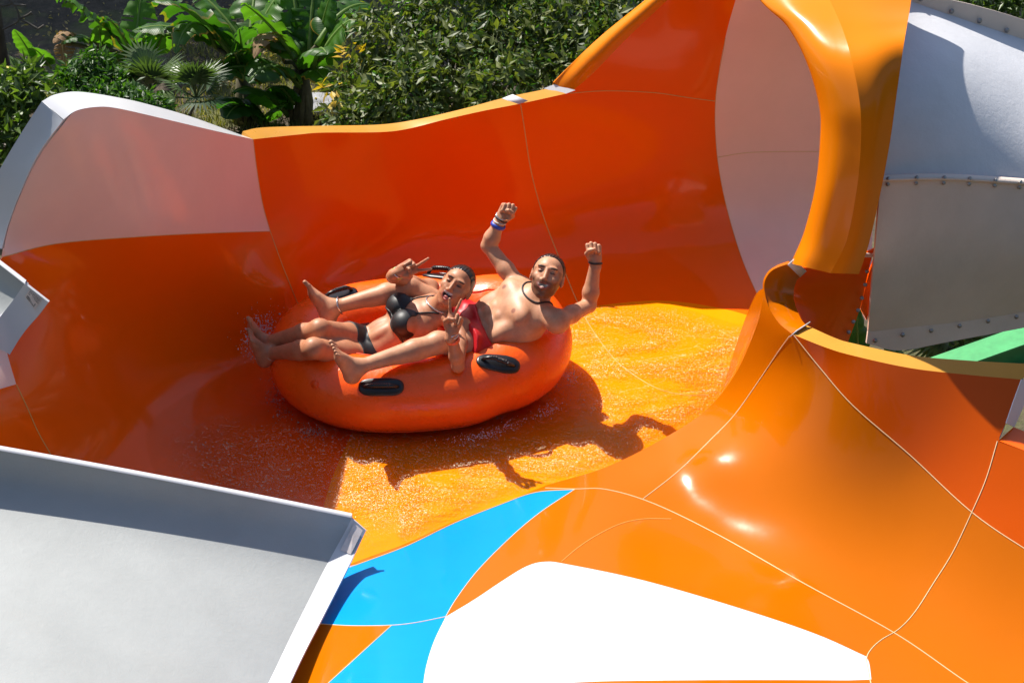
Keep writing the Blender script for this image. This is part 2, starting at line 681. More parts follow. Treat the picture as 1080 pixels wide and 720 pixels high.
def rim_between(surf, low, high, lift_y, name, mat, n=70, thick=.02):
    """flat flange from the wall's top edge outwards: HIGH is its outer edge as seen, set back by lift_y metres"""
    lo = catmull(low, 10)
    hi = catmull(high, 10)
    a = resample(lo, n)
    b = resample(hi, n)
    rows = []
    for i in range(n):
        p = Vector(surf.pos(a[i, 0], a[i, 1])[0])
        q = Py(b[i, 0], b[i, 1], p.y + (lift_y if not callable(lift_y) else lift_y(i / (n - 1))))
        rows.append([tuple(p + (p - q) * .0), tuple(p.lerp(q, .5) + Vector((0, 0, .001))), tuple(q)])
    return obj(name, grid_mesh(np.array(rows), thick), mat, basin)

rim_between(A, rimB_low, [(256, 138.5), (278, 134.5), (340, 132.8), (400, 131.5), (440, 126), (488, 115), (535, 102.5), (577, 93.5), (584, 87)], .06, "rim", M_rim)
# pale joints on the rim
for (a, b) in (((535, 102.5), (551, 109)), ((579, 92), (601, 98))):
    q0, q1 = Py(a[0], a[1], (.95 if a[0] < 560 else 1.02)), Vector(A.pos(b[0], b[1])[0])
    dv = Vector((.03, 0, .012))
    g = np.array([[tuple(q0 - dv + Vector((0, -.004, .006))), tuple(q0 + dv + Vector((0, -.004, .006)))], [tuple(q1 - dv + Vector((0, -.006, .006))), tuple(q1 + dv + Vector((0, -.006, .006)))]])
    obj("rim_joint", grid_mesh(g, .004), M_white, basin)
# rolled edge climbing to the tube
lo = resample(catmull(roll_low, 10), 50)
hi = resample(catmull([(583, 87), (600, 70), (636, 37), (685, -2), (718, -34), (760, -84)], 10), 50)
rows = []
for i in range(50):
    p = Vector(A.pos(lo[i, 0], lo[i, 1])[0])
    q = Py(hi[i, 0], hi[i, 1], p.y + .05)
    mid = p.lerp(q, .5)
    sag = min(1, i / 8) * .05
    pe = p.lerp(q, .12)
    rows.append([tuple(p), tuple(p.lerp(q, .25) + Vector((0, -sag * .8, sag * .5))), tuple(mid + Vector((0, -sag * .7, sag * .9))), tuple(p.lerp(q, .8) + Vector((0, 0, sag * .6))), tuple(q), tuple(q + Vector((0, .04, -.05)))])
obj("rolled_edge", grid_mesh(np.array([catmull(r, 4) for r in rows])), M_ring, basin)

# left end: white flange on top and at the end
top_lo = rimA_low
top_hi = [(44, 107), (59, 99.5), (85, 97), (130, 104), (165, 112.5), (204, 124), (256, 143)]
rim_between(A, [(67, 126)] + rimA_low[1:], top_hi, .07, "white_rim", M_white, 60, .025)
a = resample(catmull([(67.5, 126.5), (41, 163), (22, 204), (10, 236), (3, 262)], 8), 30)
b = resample(catmull([(44, 107), (22, 141), (0, 178), (-25, 225), (-40, 258)], 8), 30)
rows = []
for i in range(30):
    p = Vector(A.pos(a[i, 0], a[i, 1])[0]) + Vector((-.004, -.004, 0))
    q = Py(b[i, 0], b[i, 1], p.y + .05)
    rows.append([tuple(p), tuple(p.lerp(q, .5) + Vector((0, .006, -.004))), tuple(q)])
obj("end_flange", grid_mesh(np.array(rows), .02), M_white, basin)

# ------------------------------------------------------------------ near bank, saddle and exit floor
B = Surf([
    (835, 352, 'z', .76), (870, 366, 'z', .755), (900, 375, 'z', .75), (960, 388, 'z', .74), (1020, 395, 'z', .73), (1076, 400, 'z', .72), (1150, 405, 'z', .70),
    (806, 303, 'y', -.98), (813, 328, 'y', -1.08), (803, 325, 'y', -1.0), (795, 352, 'y', -.97), (775, 395, 'z', .36), (745, 432, 'z', .17), (700, 462, 'z', .06), (640, 492, 'z', .015), (575, 512, 'z', .006), (480, 549, 'z', .006), (385, 588, 'z', .02), (300, 620, 'z', -.08),
    (820, 380, 'z', .57), (800, 400, 'z', .42), (800, 450, 'z', .29), (770, 440, 'z', .215), (750, 480, 'z', .14), (720, 470, 'z', .08), (693, 500, 'z', .035), (840, 420, 'z', .48), (880, 450, 'z', .46), (850, 500, 'z', .225), (800, 520, 'z', .115),
    (900, 420, 'z', .58), (960, 440, 'z', .54), (960, 500, 'z', .29), (960, 560, 'z', .12), (960, 610, 'z', .0), (945, 668, 'z', -.11), (880, 560, 'z', .085), (870, 625, 'z', -.06), (760, 565, 'z', -.02), (700, 530, 'z', .0), (640, 515, 'z', .01),
    (1060, 450, 'z', .58), (1060, 500, 'z', .44), (1060, 560, 'z', .27), (1060, 640, 'z', .02), (1060, 700, 'z', -.10), (1060, 760, 'z', -.17), (1150, 480, 'z', .5), (1150, 600, 'z', .22), (1150, 780, 'z', -.16), (1150, 850, 'z', -.2),
    (700, 600, 'z', .0), (600, 560, 'z', .02), (600, 650, 'z', .06), (750, 700, 'z', .05), (600, 720, 'z', .12), (860, 690, 'z', -.045), (500, 580, 'z', .02), (400, 650, 'z', .06), (380, 720, 'z', .06), (480, 680, 'z', .09), (300, 720, 'z', -.10), (250, 850, 'z', -.13), (500, 850, 'z', .25), (800, 850, 'z', .12), (1000, 850, 'z', -.12), (260, 700, 'z', -.13), (730, 602, 'z', -.01), (820, 645, 'z', -.045), (725, 530, 'z', .006),
], 3e-2, (lambda x, y: x > 770 and y > 430, 3.0))
rimC_low = [(835, 352), (870, 366), (900, 375), (960, 388), (1020, 395), (1077, 400)]
corner = [(806, 303), (808, 315), (813, 328), (822, 341), (835, 352)]
sil = [(575, 512), (640, 492), (700, 462), (745, 432), (775, 395), (795, 352), (803, 325), (806, 303)]
blue_top = [(345, 600), (385, 588.5), (430, 572), (480, 549), (530, 530), (575, 516)]
outB = np.vstack([catmull(corner, 8)[:-1], catmull(rimC_low, 8)[:-1],
                  resample([(1077, 400), (1068, 425), (1061, 446), (1052, 465), (1080, 475), (1150, 495), (1150, 850), (250, 850), (260, 700), (300, 625), (345, 604)], 240)[:-1],
                  catmull([(345, 604), (385, 588.5), (430, 572), (480, 549), (530, 530), (575, 512)], 8)[:-1], catmull(sil, 8)[:-1]])
blue1 = np.vstack([catmull([(330, 640), (345, 606), (385, 592), (430, 575), (480, 551), (530, 531), (565, 519), (606, 516)], 6), catmull([(606, 516), (570, 540), (540, 565), (505, 600), (482, 630), (470, 650)], 6)[1:], catmull([(470, 650), (440, 656), (400, 659.5), (370, 659.5), (330, 657)], 6)[1:]])
blue2 = np.vstack([catmull([(413, 659), (440, 656), (470, 650)], 5), catmull([(470, 650), (458, 675), (450, 700), (446, 725), (444, 760)], 6)[1:], [(300, 760)], catmull([(300, 760), (346, 720), (380, 689), (413, 659)], 5)[1:-1]])
white_o = np.vstack([catmull([(444, 760), (446, 725), (450, 700), (458, 675), (470, 650)], 6), catmull([(470, 650), (500, 632), (530, 612), (555, 597), (575, 592), (600, 595), (680, 612), (780, 641), (860, 668), (914, 692)], 6)[1:], catmull([(914, 692), (917, 700), (919, 716)], 4)[1:], catmull([(919, 717), (800, 716.5), (700, 717), (620, 718.5), (560, 724), (500, 745), (444, 760)], 5)[1:-1]])
wall_seam = [(837, 353), (865, 388), (900, 428), (960, 480), (1025, 540), (1085, 581), (1150, 620)]
panel_seam = [(1052, 465), (1040, 505), (1025, 540), (1005, 582), (985, 614), (965, 645), (948, 663), (930, 674), (919, 684), (914, 694), (916, 707), (920, 725), (935, 770)]
lines = [np.vstack([blue1, blue1[:1]]), np.vstack([blue2, blue2[:1]]), np.vstack([white_o, white_o[:1]]), catmull(wall_seam, 8), catmull(panel_seam, 8)]
vb, tb = triangulate(outB, lines, 7.5)
posB = B.pos(vb[:, 0], vb[:, 1])
nrB = B.nrm(vb[:, 0], vb[:, 1])
cb = vb[tb].mean(1)
i1, i2, iw = inside(cb, blue1), inside(cb, blue2), inside(cb, white_o)
upper = inside(cb, np.vstack([catmull(wall_seam, 8), [(1200, 300), (840, 300)]])) & ~iw
right_of = inside(cb, np.vstack([catmull(panel_seam, 8), [(1200, 800), (1200, 400)]]))
rest = ~(i1 | i2 | iw | upper)
obj("blue_panel", submesh(posB, nrB, tb[i1]), M_blue, basin)
obj("blue_panel", submesh(posB, nrB, tb[i2]), M_blue, basin)
obj("white_panel", submesh(posB, nrB, tb[iw]), M_white, basin)
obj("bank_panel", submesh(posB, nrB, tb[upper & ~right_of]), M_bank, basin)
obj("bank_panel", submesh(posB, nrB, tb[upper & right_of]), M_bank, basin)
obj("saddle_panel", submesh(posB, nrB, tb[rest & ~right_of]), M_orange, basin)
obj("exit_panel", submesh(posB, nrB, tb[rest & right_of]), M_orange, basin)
obj("outer_skin", back_shell(posB, nrB, tb, .03), M_fibre, basin)
# the saddle's far flank, falling from its crest to the basin floor
cr = catmull(sil, 10)
crp = B.pos(cr[:, 0], cr[:, 1])
rows = []
for p in crp:
    h = max(p[2], 0.005)
    d1 = Vector((-.10, .30, 0)) * h
    p = Vector(p)
    rows.append([tuple(p), tuple(p + d1 * .35 + Vector((0, 0, -h * .12))), tuple(p + d1 * .9 + Vector((0, 0, -h * .5))), tuple(p + d1 * 1.5 + Vector((0, 0, -h - .03)))])
obj("saddle_flank", grid_mesh(np.array([catmull(r, 5) for r in rows])), M_orange, basin)

W = .0045
seam(B, [(833, 354), (820, 372), (800, 402), (775, 437), (750, 463), (715, 497), (678, 526)], W, M_seam)
seam(B, wall_seam, W, M_seam)
seam(B, panel_seam, W, M_seam)
seam(B, [(500, 505), (530, 511)], W, M_seam) if False else None
seam(B, [(575, 514.5), (606, 515.5), (640, 516), (690, 531), (760, 565), (850, 616), (945, 668), (1015, 716), (1070, 752)], W, M_seam)
seam(B, [(708, 547), (680, 547), (655, 552), (630, 564), (610, 577), (592, 592)], .004, M_seam_dark)
seam(B, [(330, 657), (370, 659.5), (413, 659), (440, 656), (470, 650)], .004, M_seam)
seam(B, [(345, 606), (385, 592), (430, 575), (480, 551), (530, 531), (565, 519), (606, 516)], .004, M_seam)
seam(B, [(606, 516), (570, 540), (540, 565), (505, 600), (482, 630), (470, 650)], .004, M_seam)
seam(B, [(346, 720), (380, 689), (413, 659)], .004, M_seam)

# pale flange along the near bank and round its corner
rim_between(B, rimC_low, [(851, 343), (880, 356), (900, 362), (960, 374.5), (1020, 380), (1092, 384)], .07, "rim", M_rim, 60, .025)
cl = [(833, 277.5), (816, 284), (808, 293), (806, 303), (808, 315), (813, 328), (822, 341), (834.5, 351.5)]
chh = [(847, 290), (841, 295), (838, 303), (837, 312), (839, 322), (842, 330), (846, 338), (850.5, 343)]
ya = [-.93, -.94, -.96, -.98, -1.02, -1.08, -1.15, None]
a = resample(catmull(cl, 10), 50)
b = resample(catmull(chh, 10), 50)
y_end = float(B.pos(834.5, 351.5)[0][1])
yy = np.interp(np.linspace(0, 1, 50), np.linspace(0, 1, 8), [-.93, -.94, -.96, -.985, -1.02, -1.08, -1.15, y_end])
rows = []
for i in range(50):
    p = Py(a[i, 0], a[i, 1], yy[i])
    q = Py(b[i, 0], b[i, 1], yy[i] + .05)
    rows.append([tuple(p), tuple(p.lerp(q, .5) + Vector((0, -.012, .012))), tuple(q)])
obj("corner_rim", grid_mesh(np.array([catmull(r, 4) for r in rows]), .02), M_orange, basin)
for (pa, pb, ya_, yb_) in (((834, 277), (847, 290), -.935, -.89), ((836, 353), (851, 343.5), y_end - .004, y_end + .06)):
    p, q = Py(*pa, ya_), Py(*pb, yb_)
    dv = Vector((.014, 0, .016))
    obj("rim_joint", grid_mesh(np.array([[tuple(p - dv + Vector((0, -.01, .008))), tuple(p + dv + Vector((0, -.01, .008)))], [tuple(q - dv + Vector((0, -.008, .008))), tuple(q + dv + Vector((0, -.008, .008)))]]), .004), M_white, basin)

# right end of the bank: folded end flange and the ledge of the next panel
e0 = B.pos([1077, 1068, 1061], [400, 425, 446])
rows = []
for p, q in zip(e0, ((1092, 398), (1082, 424), (1070, 450))):
    v = Vector(p)
    u = Py(q[0], q[1], v.y + .05)
    rows.append([tuple(v + Vector((.001, -.003, .001))), tuple(u)])
obj("end_flange", grid_mesh(np.array(rows), .012), M_white, basin)
g = [[tuple(Vector(B.pos(1053, 464.5)[0])), tuple(Py(1069, 450, float(B.pos(1060, 447)[0][1]) + .06))], [tuple(Vector(B.pos(1081, 475)[0])), tuple(Py(1096, 461, float(B.pos(1060, 447)[0][1]) + .04))], [tuple(Vector(B.pos(1149, 495)[0])), tuple(Py(1165, 480, float(B.pos(1060, 447)[0][1]) + .02))]]
obj("ledge", grid_mesh(np.array(g), .012), M_orange_red, basin)

# ------------------------------------------------------------------ tube: flared mouth and white outside
tubeT = thing("slide_tube", "white fibreglass slide tube behind a flared orange mouth, bolted seams along it", "slide tube", (1.8, 0, .3))
def bolt(p, n, r=.011, h=.009):
    m_ = MB()
    hexbolt(m_, p, n, r, h)
    return m_.build("bolt", M_steel, tubeT)


I = [(770, -60, 'y', .15), (800, -2, 'y', -.32), (830, 28, 'y', -.56), (851, 67, 'y', -.75), (864, 113, 'y', -.86), (865, 148, 'y', -.90), (860, 197, 'y', -.93), (848, 246, 'y', -.93), (835, 277, 'y', -.93)]
K0 = [(800, -60, 'y', .10), (827, -2, 'y', -.40), (850, 30, 'y', -.64), (868, 67, 'y', -.825), (879, 113, 'y', -.935), (881, 148, 'y', -.975), (875, 197, 'y', -1.0), (862, 250, 'y', -.985), (847, 281, 'y', -.96)]
K = [(845, -60, 'y', .03), (874, -2, 'y', -.46), (889, 32, 'y', -.70), (899, 67, 'y', -.87), (907, 110, 'y', -.98), (908, 148, 'y', -1.02), (904, 197, 'y', -1.04), (893, 253, 'y', -1.0), (876, 288, 'y', -.96)]
O = [(968, -60, 'y', -.03), (961, 0, 'y', -.55), (957, 25, 'y', -.74), (953, 49, 'y', -.86), (946, 98, 'y', -1.0), (939, 148, 'y', -1.05), (930, 197, 'y', -1.06), (917, 255, 'y', -1.02), (906, 289, 'y', -.97)]
Kb = [tuple((np.array(k[:2]) * .5 + np.array(o[:2]) * .5)) + ('y', k[3] * .5 + o[3] * .5 - .015) for k, o in zip(K, O)]
Ib = [Vector(P(c)) + Vector((.06, .09, -.01)) for c in I]
Ic = [Vector(P(c)) + Vector((.30, .10, -.01)) for c in I]
K0 = [tuple(k[:3]) + (i_[3] - .12,) for k, i_ in zip(K0, I)]
K = [tuple(k[:3]) + (i_[3] - .20,) for k, i_ in zip(K, I)]
O = [tuple(k[:3]) + (i_[3] - .13,) for k, i_ in zip(O, I)]
Kb = [tuple((np.array(k[:2]) * .5 + np.array(o[:2]) * .5)) + ('y', k[3] * .5 + o[3] * .5 - .02) for k, o in zip(K, O)]
Ok = [Vector(P(c)) + Vector((.03, .10, -.02)) for c in O]
obj("mouth_lip", loft([Ic, Ib, I, K0, K], 90, 6), M_ring, tubeT)
Ok = [Vector(P(c)) + Vector((.03, .10, -.02)) for c in O]
obj("mouth_flare", loft([K, Kb, O], 90, 6, .012), M_ring, tubeT)
# outside of the tube
T = Surf([(965, 5, 'y', -.02), (1020, 22, 'y', .06), (1080, 42, 'y', .15), (1200, 85, 'y', .33), (900, -20, 'y', -.14),
          (950, 60, 'y', -.48), (1000, 60, 'y', -.34), (1080, 80, 'y', -.15), (950, 120, 'y', -.75), (1080, 130, 'y', -.44), (930, 190, 'y', -.90), (1000, 189, 'y', -.80), (1080, 192, 'y', -.66), (1200, 200, 'y', -.45),
          (880, 120, 'y', -.9), (880, 200, 'y', -.97), (1200, 140, 'y', -.3)], 1e-3)
T2 = Surf([(930, 192, 'y', -.93), (1000, 190, 'y', -.83), (1080, 194, 'y', -.69), (1200, 202, 'y', -.48), (925, 270, 'y', -.95), (1080, 260, 'y', -.71), (920, 330, 'y', -.85), (1000, 325, 'y', -.72), (1080, 318, 'y', -.60), (915, 352, 'y', -.79), (1000, 341, 'y', -.68), (1080, 330, 'y', -.56), (1200, 310, 'y', -.35), (1200, 250, 'y', -.48), (880, 200, 'y', -1.0), (880, 360, 'y', -.85)], 1e-3)


def patch(surf, rows_, n, name, mat, parent, thick=.014):
    """rows_: pixel curves from top to bottom"""
    cs = [resample(catmull(r, 8), n) for r in rows_]
    g = []
    for i in range(n):
        col = resample(np.array([c[i] for c in cs]), 26)
        g.append(surf.pos(col[:, 0], col[:, 1]))
    return obj(name, grid_mesh(np.array(g), thick), mat, parent)


patch(T, [[(900, -22), (965, 3), (1020, 22), (1080, 42), (1200, 85)], [(890, 190), (932, 189), (995, 188), (1080, 193), (1200, 203)]], 60, "upper_shell", M_fibre, tubeT)
patch(T2, [[(929, 191), (995, 189.5), (1080, 194.5), (1200, 204)], [(915.5, 350), (957, 345.5), (1020, 338.5), (1080, 329), (1200, 308)]], 60, "lower_shell", M_fibre_low, tubeT)
# flanges
up = resample(catmull([(900, -22), (965, 3), (1020, 22), (1080, 42), (1200, 85)], 8), 50)
tp = resample(catmull([(900, -50), (968, -10), (1025, 5), (1080, 21), (1200, 62)], 8), 50)
rows = []
for i in range(50):
    p = Vector(T.pos(up[i, 0], up[i, 1])[0])
    q = Py(tp[i, 0], tp[i, 1], p.y + .004)
    rows.append([tuple(p + Vector((0, .0, -.004))), tuple(q)])
obj("top_flange", grid_mesh(np.array(rows), .012), M_fibre_low, tubeT)
for px, py in ((971, -1), (1003.5, 12), (1033, 22), (1062, 32), (1090, 42)):
    p = Vector(T.pos(px, np.interp(px, up[:, 0], up[:, 1]))[0])
    q = Py(px, py, p.y - .010)
    bolt(q, (.05, -1, .1), .008)
lo = resample(catmull([(915.5, 350), (957, 345.5), (1020, 338.5), (1080, 329), (1200, 308)], 8), 50)
lw = resample(catmull([(914, 362), (948, 369.5), (1000, 360.5), (1080, 345.5), (1200, 322)], 8), 50)
rows = []
for i in range(50):
    p = Vector(T2.pos(lo[i, 0], lo[i, 1])[0])
    q = Py(lw[i, 0], lw[i, 1], p.y - .006)
    rows.append([tuple(p + Vector((0, -.001, 0))), tuple(q)])
obj("bottom_flange", grid_mesh(np.array(rows), .012), M_fibre_low, tubeT)
for px, py in ((923, 359), (952, 353), (982, 348.5), (1012, 343.5), (1042, 338.5), (1072, 334), (1102, 329)):
    p = Vector(T2.pos(px, py - 8)[0])
    q = Py(px, py, p.y - .016)
    bolt(q, (0, -1, .1), .007)
# lap joint between the two shells
rows = []
mid = resample(catmull([(929, 190), (995, 188.5), (1080, 193.5), (1200, 203)], 8), 60)
for i in range(60):
    p = Vector(T2.pos(mid[i, 0], mid[i, 1])[0])
    rows.append([tuple(p + Vector((0, .03, .012))), tuple(p + Vector((0, -.012, .012))), tuple(p + Vector((0, -.014, -.002))), tuple(p + Vector((0, .0, -.006)))])
obj("lap_joint", grid_mesh(np.array(rows)), M_fibre_low, tubeT)
for k, px in enumerate((936, 966, 995, 1022, 1049, 1075, 1102)):
    py = np.interp(px, mid[:, 0], mid[:, 1])
    p = Vector(T2.pos(px, py)[0])
    bolt(p + Vector((0, -.014, .012)), (0, -.3, 1), .006, .010)
    bolt(p + Vector((0, -.012, -.016)), (0, -1, -.2), .006, .008)
# orange neck under the mouth with its bolted edge
Lc = [(846, 282, 'y', -.86), (838, 300, 'y', -.86), (838, 318, 'y', -.88), (848, 348, 'y', -.95)]
Mc = [(880, 282, 'y', -.86), (885, 300, 'y', -.87), (880, 325, 'y', -.9), (872, 362, 'y', -.95)]
Rc = [(922, 262, 'y', -.86), (915, 290, 'y', -.86), (907, 325, 'y', -.86), (891, 370, 'y', -.86)]
obj("neck", loft([Lc, Mc, Rc], 40, 8, .01), M_orange_red, tubeT)
R1 = [(945, 190, 'y', -.83), (926, 262, 'y', -.85), (916, 290, 'y', -.85), (907.5, 325, 'y', -.85)]
R2 = [(948, 190, 'y', -.80), (932, 262, 'y', -.82), (928, 292, 'y', -.83), (914, 338, 'y', -.82)]
obj("neck_flange", loft([R1, R2], 40, 4, .01), M_orange_red, tubeT)
for px, py in ((914.5, 286), (912.5, 300), (909, 314), (905, 327), (900, 339), (895, 350)):
    bolt(Py(px, py, -.885), (0, -1, .1), .006, .014)
mb = MB()
mb.box(Py(920, 269, -.87), .085, .02, .014)
mb.build("stiffener", M_fibre_low, tubeT)
# ------------------------------------------------------------------ white flumes in front
def flume(name, label, left, right, end_o, mats, flange_y=-.03):
    """open trough ruled between two cross-sections given rim to bottom; a flange stands on its cut right end"""
    t = thing(name, label, "slide flume", tuple(Pz(*right[0])))
    n, m = 60, 40

    def prof(c):
        return resample(catmull([tuple(Pz(*q)) for q in c], 10), m)
    a, b = prof(left), prof(right)
    us = np.linspace(0, 1, n)
    g = np.array([a * (1 - u) + b * u + np.array([0, 0, .010]) * math.sin(math.pi * u) for u in us])
    obj("trough", grid_mesh(g, .018), mats[0], t)
    rows = [[tuple(Vector(p) + Vector((0, -.006, .004))), tuple(Vector(p) + Vector((0, .0, .012))), tuple(Vector(p) + Vector((0, .022, .010))), tuple(Vector(p) + Vector((0, .03, -.03)))] for p in g[:, 0]]
    obj("rim", grid_mesh(np.array(rows)), mats[1], t)
    ep = g[-1]
    eo = resample(catmull(end_o, 10), m)
    rows = []
    for j in range(m):
        p = Vector(ep[j])
        q = Py(eo[j, 0], eo[j, 1], p.y + flange_y)
        rows.append([tuple(p + (p - q).normalized() * .006), tuple(p.lerp(q, .5)), tuple(q)])
    obj("end_flange", grid_mesh(np.array(rows), .012), mats[1], t)
    return t, np.array(rows)


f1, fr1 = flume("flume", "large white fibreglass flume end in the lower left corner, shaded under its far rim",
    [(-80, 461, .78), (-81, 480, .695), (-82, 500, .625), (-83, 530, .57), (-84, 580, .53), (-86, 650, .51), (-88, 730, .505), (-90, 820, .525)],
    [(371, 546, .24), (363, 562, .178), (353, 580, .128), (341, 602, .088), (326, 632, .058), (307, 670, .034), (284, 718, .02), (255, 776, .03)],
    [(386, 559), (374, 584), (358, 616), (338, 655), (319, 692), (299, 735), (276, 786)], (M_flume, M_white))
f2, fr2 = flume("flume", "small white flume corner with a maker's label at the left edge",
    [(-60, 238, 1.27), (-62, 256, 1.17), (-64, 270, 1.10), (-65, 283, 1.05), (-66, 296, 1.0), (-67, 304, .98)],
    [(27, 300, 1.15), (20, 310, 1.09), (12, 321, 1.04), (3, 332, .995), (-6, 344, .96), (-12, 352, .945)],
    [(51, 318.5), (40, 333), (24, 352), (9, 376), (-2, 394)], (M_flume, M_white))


def label_plate(t, fr, j0, j1, a0, a1, seed):
    """sticker on the end flange: blocks of small illegible print and a bar strip"""
    r2 = random.Random(seed)

    def at(u, v, lift):
        jj = j0 + (j1 - j0) * v
        j = int(jj)
        f = jj - j
        aa = a0 + (a1 - a0) * u
        p = Vector(fr[j][0]).lerp(Vector(fr[j][2]), aa).lerp(Vector(fr[j + 1][0]).lerp(Vector(fr[j + 1][2]), aa), f)
        n = (Vector(fr[j + 1][0]) - Vector(fr[j][0])).cross(Vector(fr[j][2]) - Vector(fr[j][0])).normalized()
        if n.dot(CAM - p) < 0:
            n = -n
        return p + n * lift
    pl = MB()
    q = [at(0, 0, .002), at(1, 0, .002), at(1, 1, .002), at(0, 1, .002)]
    pl.add(q, [(0, 1, 2, 3)])
    st = pl.build("sticker", M_sticker, t, False)
    pr = MB()

    def bar(u0, u1, v0, v1):
        pr.add([at(u0, v0, .003), at(u1, v0, .003), at(u1, v1, .003), at(u0, v1, .003)], [(0, 1, 2, 3)])
    for row in range(4):
        u = .08
        while u < .9:
            w_ = r2.uniform(.03, .1)
            bar(u, min(u + w_, .93), .08 + row * .11, .13 + row * .11)
            u += w_ + .03
    u = .12
    while u < .85:
        w_ = r2.uniform(.015, .04)
        bar(u, u + w_, .62, .92)
        u += w_ + .02
    pr.build("print", M_dark, st, False)
    return st


M_sticker = plain("sticker_film", (.66, .58, .55), .5)
label_plate(f1, fr1, 0.3, 4.6, .30, .85, 3)
label_plate(f2, fr2, 0.6, 7.0, .25, .80, 5)

# green steel beam under the tube
beam = MB()
p0, p1 = Py(980, 389, -.55), Py(1180, 318, -.35)
ax = (p1 - p0)
q = ax.to_track_quat('X', 'Z').to_matrix()
beam.box((p0 + p1) / 2, ax.length, .16, .012, q)
beam.box((p0 + p1) / 2 + q @ Vector((0, -.0, -.085)), ax.length, .012, .15, q)
beam.box((p0 + p1) / 2 + q @ Vector((0, 0, -.166)), ax.length, .16, .012, q)
bo = beam.build("steel_beam", M_green, None, False)
tag(bo, "green painted steel beam under the white tube at the right edge", "beam")
# ------------------------------------------------------------------ inflatable raft
def pvc(name, col, rough=.36):
    m, nt, b, out = new_mat(name)
    n1 = noise(nt, 3, 4, .6)
    n2 = noise(nt, 60, 5, .7)
    r = ramp(nt, n1.outputs[0], [(.3, tuple(c * .9 for c in col)), (.7, col)])
    nt.links.new(mixc(nt, mk(nt, 'MULTIPLY', n2.outputs[0], .12), r.outputs[0], (.95, .16, .02)), b.inputs["Base Color"])
    rr = ramp(nt, noise(nt, 8, 5, .7).outputs[0], [(.35, (rough * .55,) * 3), (.65, (rough * 1.2,) * 3)])
    nt.links.new(rr.outputs[0], b.inputs["Roughness"])
    b.inputs["Specular IOR Level"].default_value = .45
    w_ = noise(nt, 26, 3, .5, dist=1.2)
    bump(nt, b, w_.outputs[0], .16, .012)
    return m


M_pvc = pvc("orange_pvc", (.95, .105, .003))
M_pvc_weld = pvc("orange_pvc_weld", (.85, .08, .003), .45)
YAW = R(9)
RC = Pz(441, 366, .225)
raft = thing("inflatable_raft", "orange inflatable two-seat raft carrying the couple across the splash floor", "raft", (RC.x, RC.y, 0))


def raft_centre(a):
    """centre line of the ring and its radius; a = 0 at the rear (right) end, counter-clockwise from above"""
    ca, sa = math.cos(a), math.sin(a)
    ex = .84
    x = .575 * math.copysign(abs(ca) ** ex, ca)
    y = .415 * math.copysign(abs(sa) ** ex, sa)
    pinch = math.exp(-((x - .33) / .10) ** 2) * .035
    y -= math.copysign(pinch, sa) if abs(sa) > .2 else 0
    x, y = x * math.cos(YAW) - y * math.sin(YAW), x * math.sin(YAW) + y * math.cos(YAW)
    rear = max(0, ca) ** 2
    r = .185 + .028 * rear
    z = .205 + .05 * rear + .012 * max(0, -ca) ** 2
    return Vector((RC.x + x, RC.y + y, z)), r


NA, NB = 150, 40
cs = [raft_centre(2 * math.pi * i / NA) for i in range(NA)]
V, Fc = [], []
for i in range(NA):
    c, r = cs[i]
    t = (cs[(i + 1) % NA][0] - cs[i - 1][0]).normalized()
    o = t.cross(Vector((0, 0, 1))).normalized()
    up_ = o.cross(t)
    for k in range(NB):
        a = 2 * math.pi * k / NB
        wr = 1 + .006 * math.sin(i * 2.1) * max(0, -math.cos(a)) ** 2
        V.append(c + (o * math.cos(a) + up_ * math.sin(a)) * r * wr)
for i in range(NA):
    for k in range(NB):
        Fc.append((i * NB + k, i * NB + (k + 1) % NB, ((i + 1) % NA) * NB + (k + 1) % NB, ((i + 1) % NA) * NB + k))
bm = bmesh.new()
me = mesh("air_tube", V, Fc)
bm.from_mesh(me)
bmesh.ops.recalc_face_normals(bm, faces=bm.faces)
bm.to_mesh(me)
bm.free()
raft_tube = obj("air_tube", me, M_pvc, raft)
raft_bvh = BVHTree.FromPolygons([v.co.copy() for v in me.vertices], [tuple(p.vertices) for p in me.polygons])
# floor of the raft
V, Fc = [(RC.x, RC.y, .10)], []
for i in range(60):
    c, r = raft_centre(2 * math.pi * i / 60)
    V.append(RC + (c - RC) * .97)
    V[-1].z = .085
    V[-1] = tuple(V[-1])
for i in range(60):
    Fc.append((0, 1 + i, 1 + (i + 1) % 60))
obj("raft_floor", mesh("raft_floor", V, Fc), M_pvc_weld, raft)
# cross tube between the seats
pts = [Vector((RC.x + .10, RC.y + y, .17)) for y in np.linspace(-.30, .30, 14)]
obj("cross_tube", mesh("cross_tube", *tube(pts, .10, 20)), M_pvc, raft)
# welded seams round the tube
for off in (R(-62), R(118)):
    pts = []
    for i in range(NA):
        c, r = cs[i]
        t = (cs[(i + 1) % NA][0] - cs[i - 1][0]).normalized()
        o = t.cross(Vector((0, 0, 1))).normalized()
        up_ = o.cross(t)
        pts.append(c + (o * math.cos(off) + up_ * math.sin(off)) * (r + .001))
    obj("weld_seam", mesh("weld_seam", *tube(pts, .0045, 6, True)), M_pvc_weld, raft)


def raft_hit(px, py):
    h = raft_bvh.ray_cast(CAM, ray(px, py).normalized())
    if h[0] is None:
        h = raft_bvh.find_nearest(Pz(px, py, .40))
    return h[0], h[1]


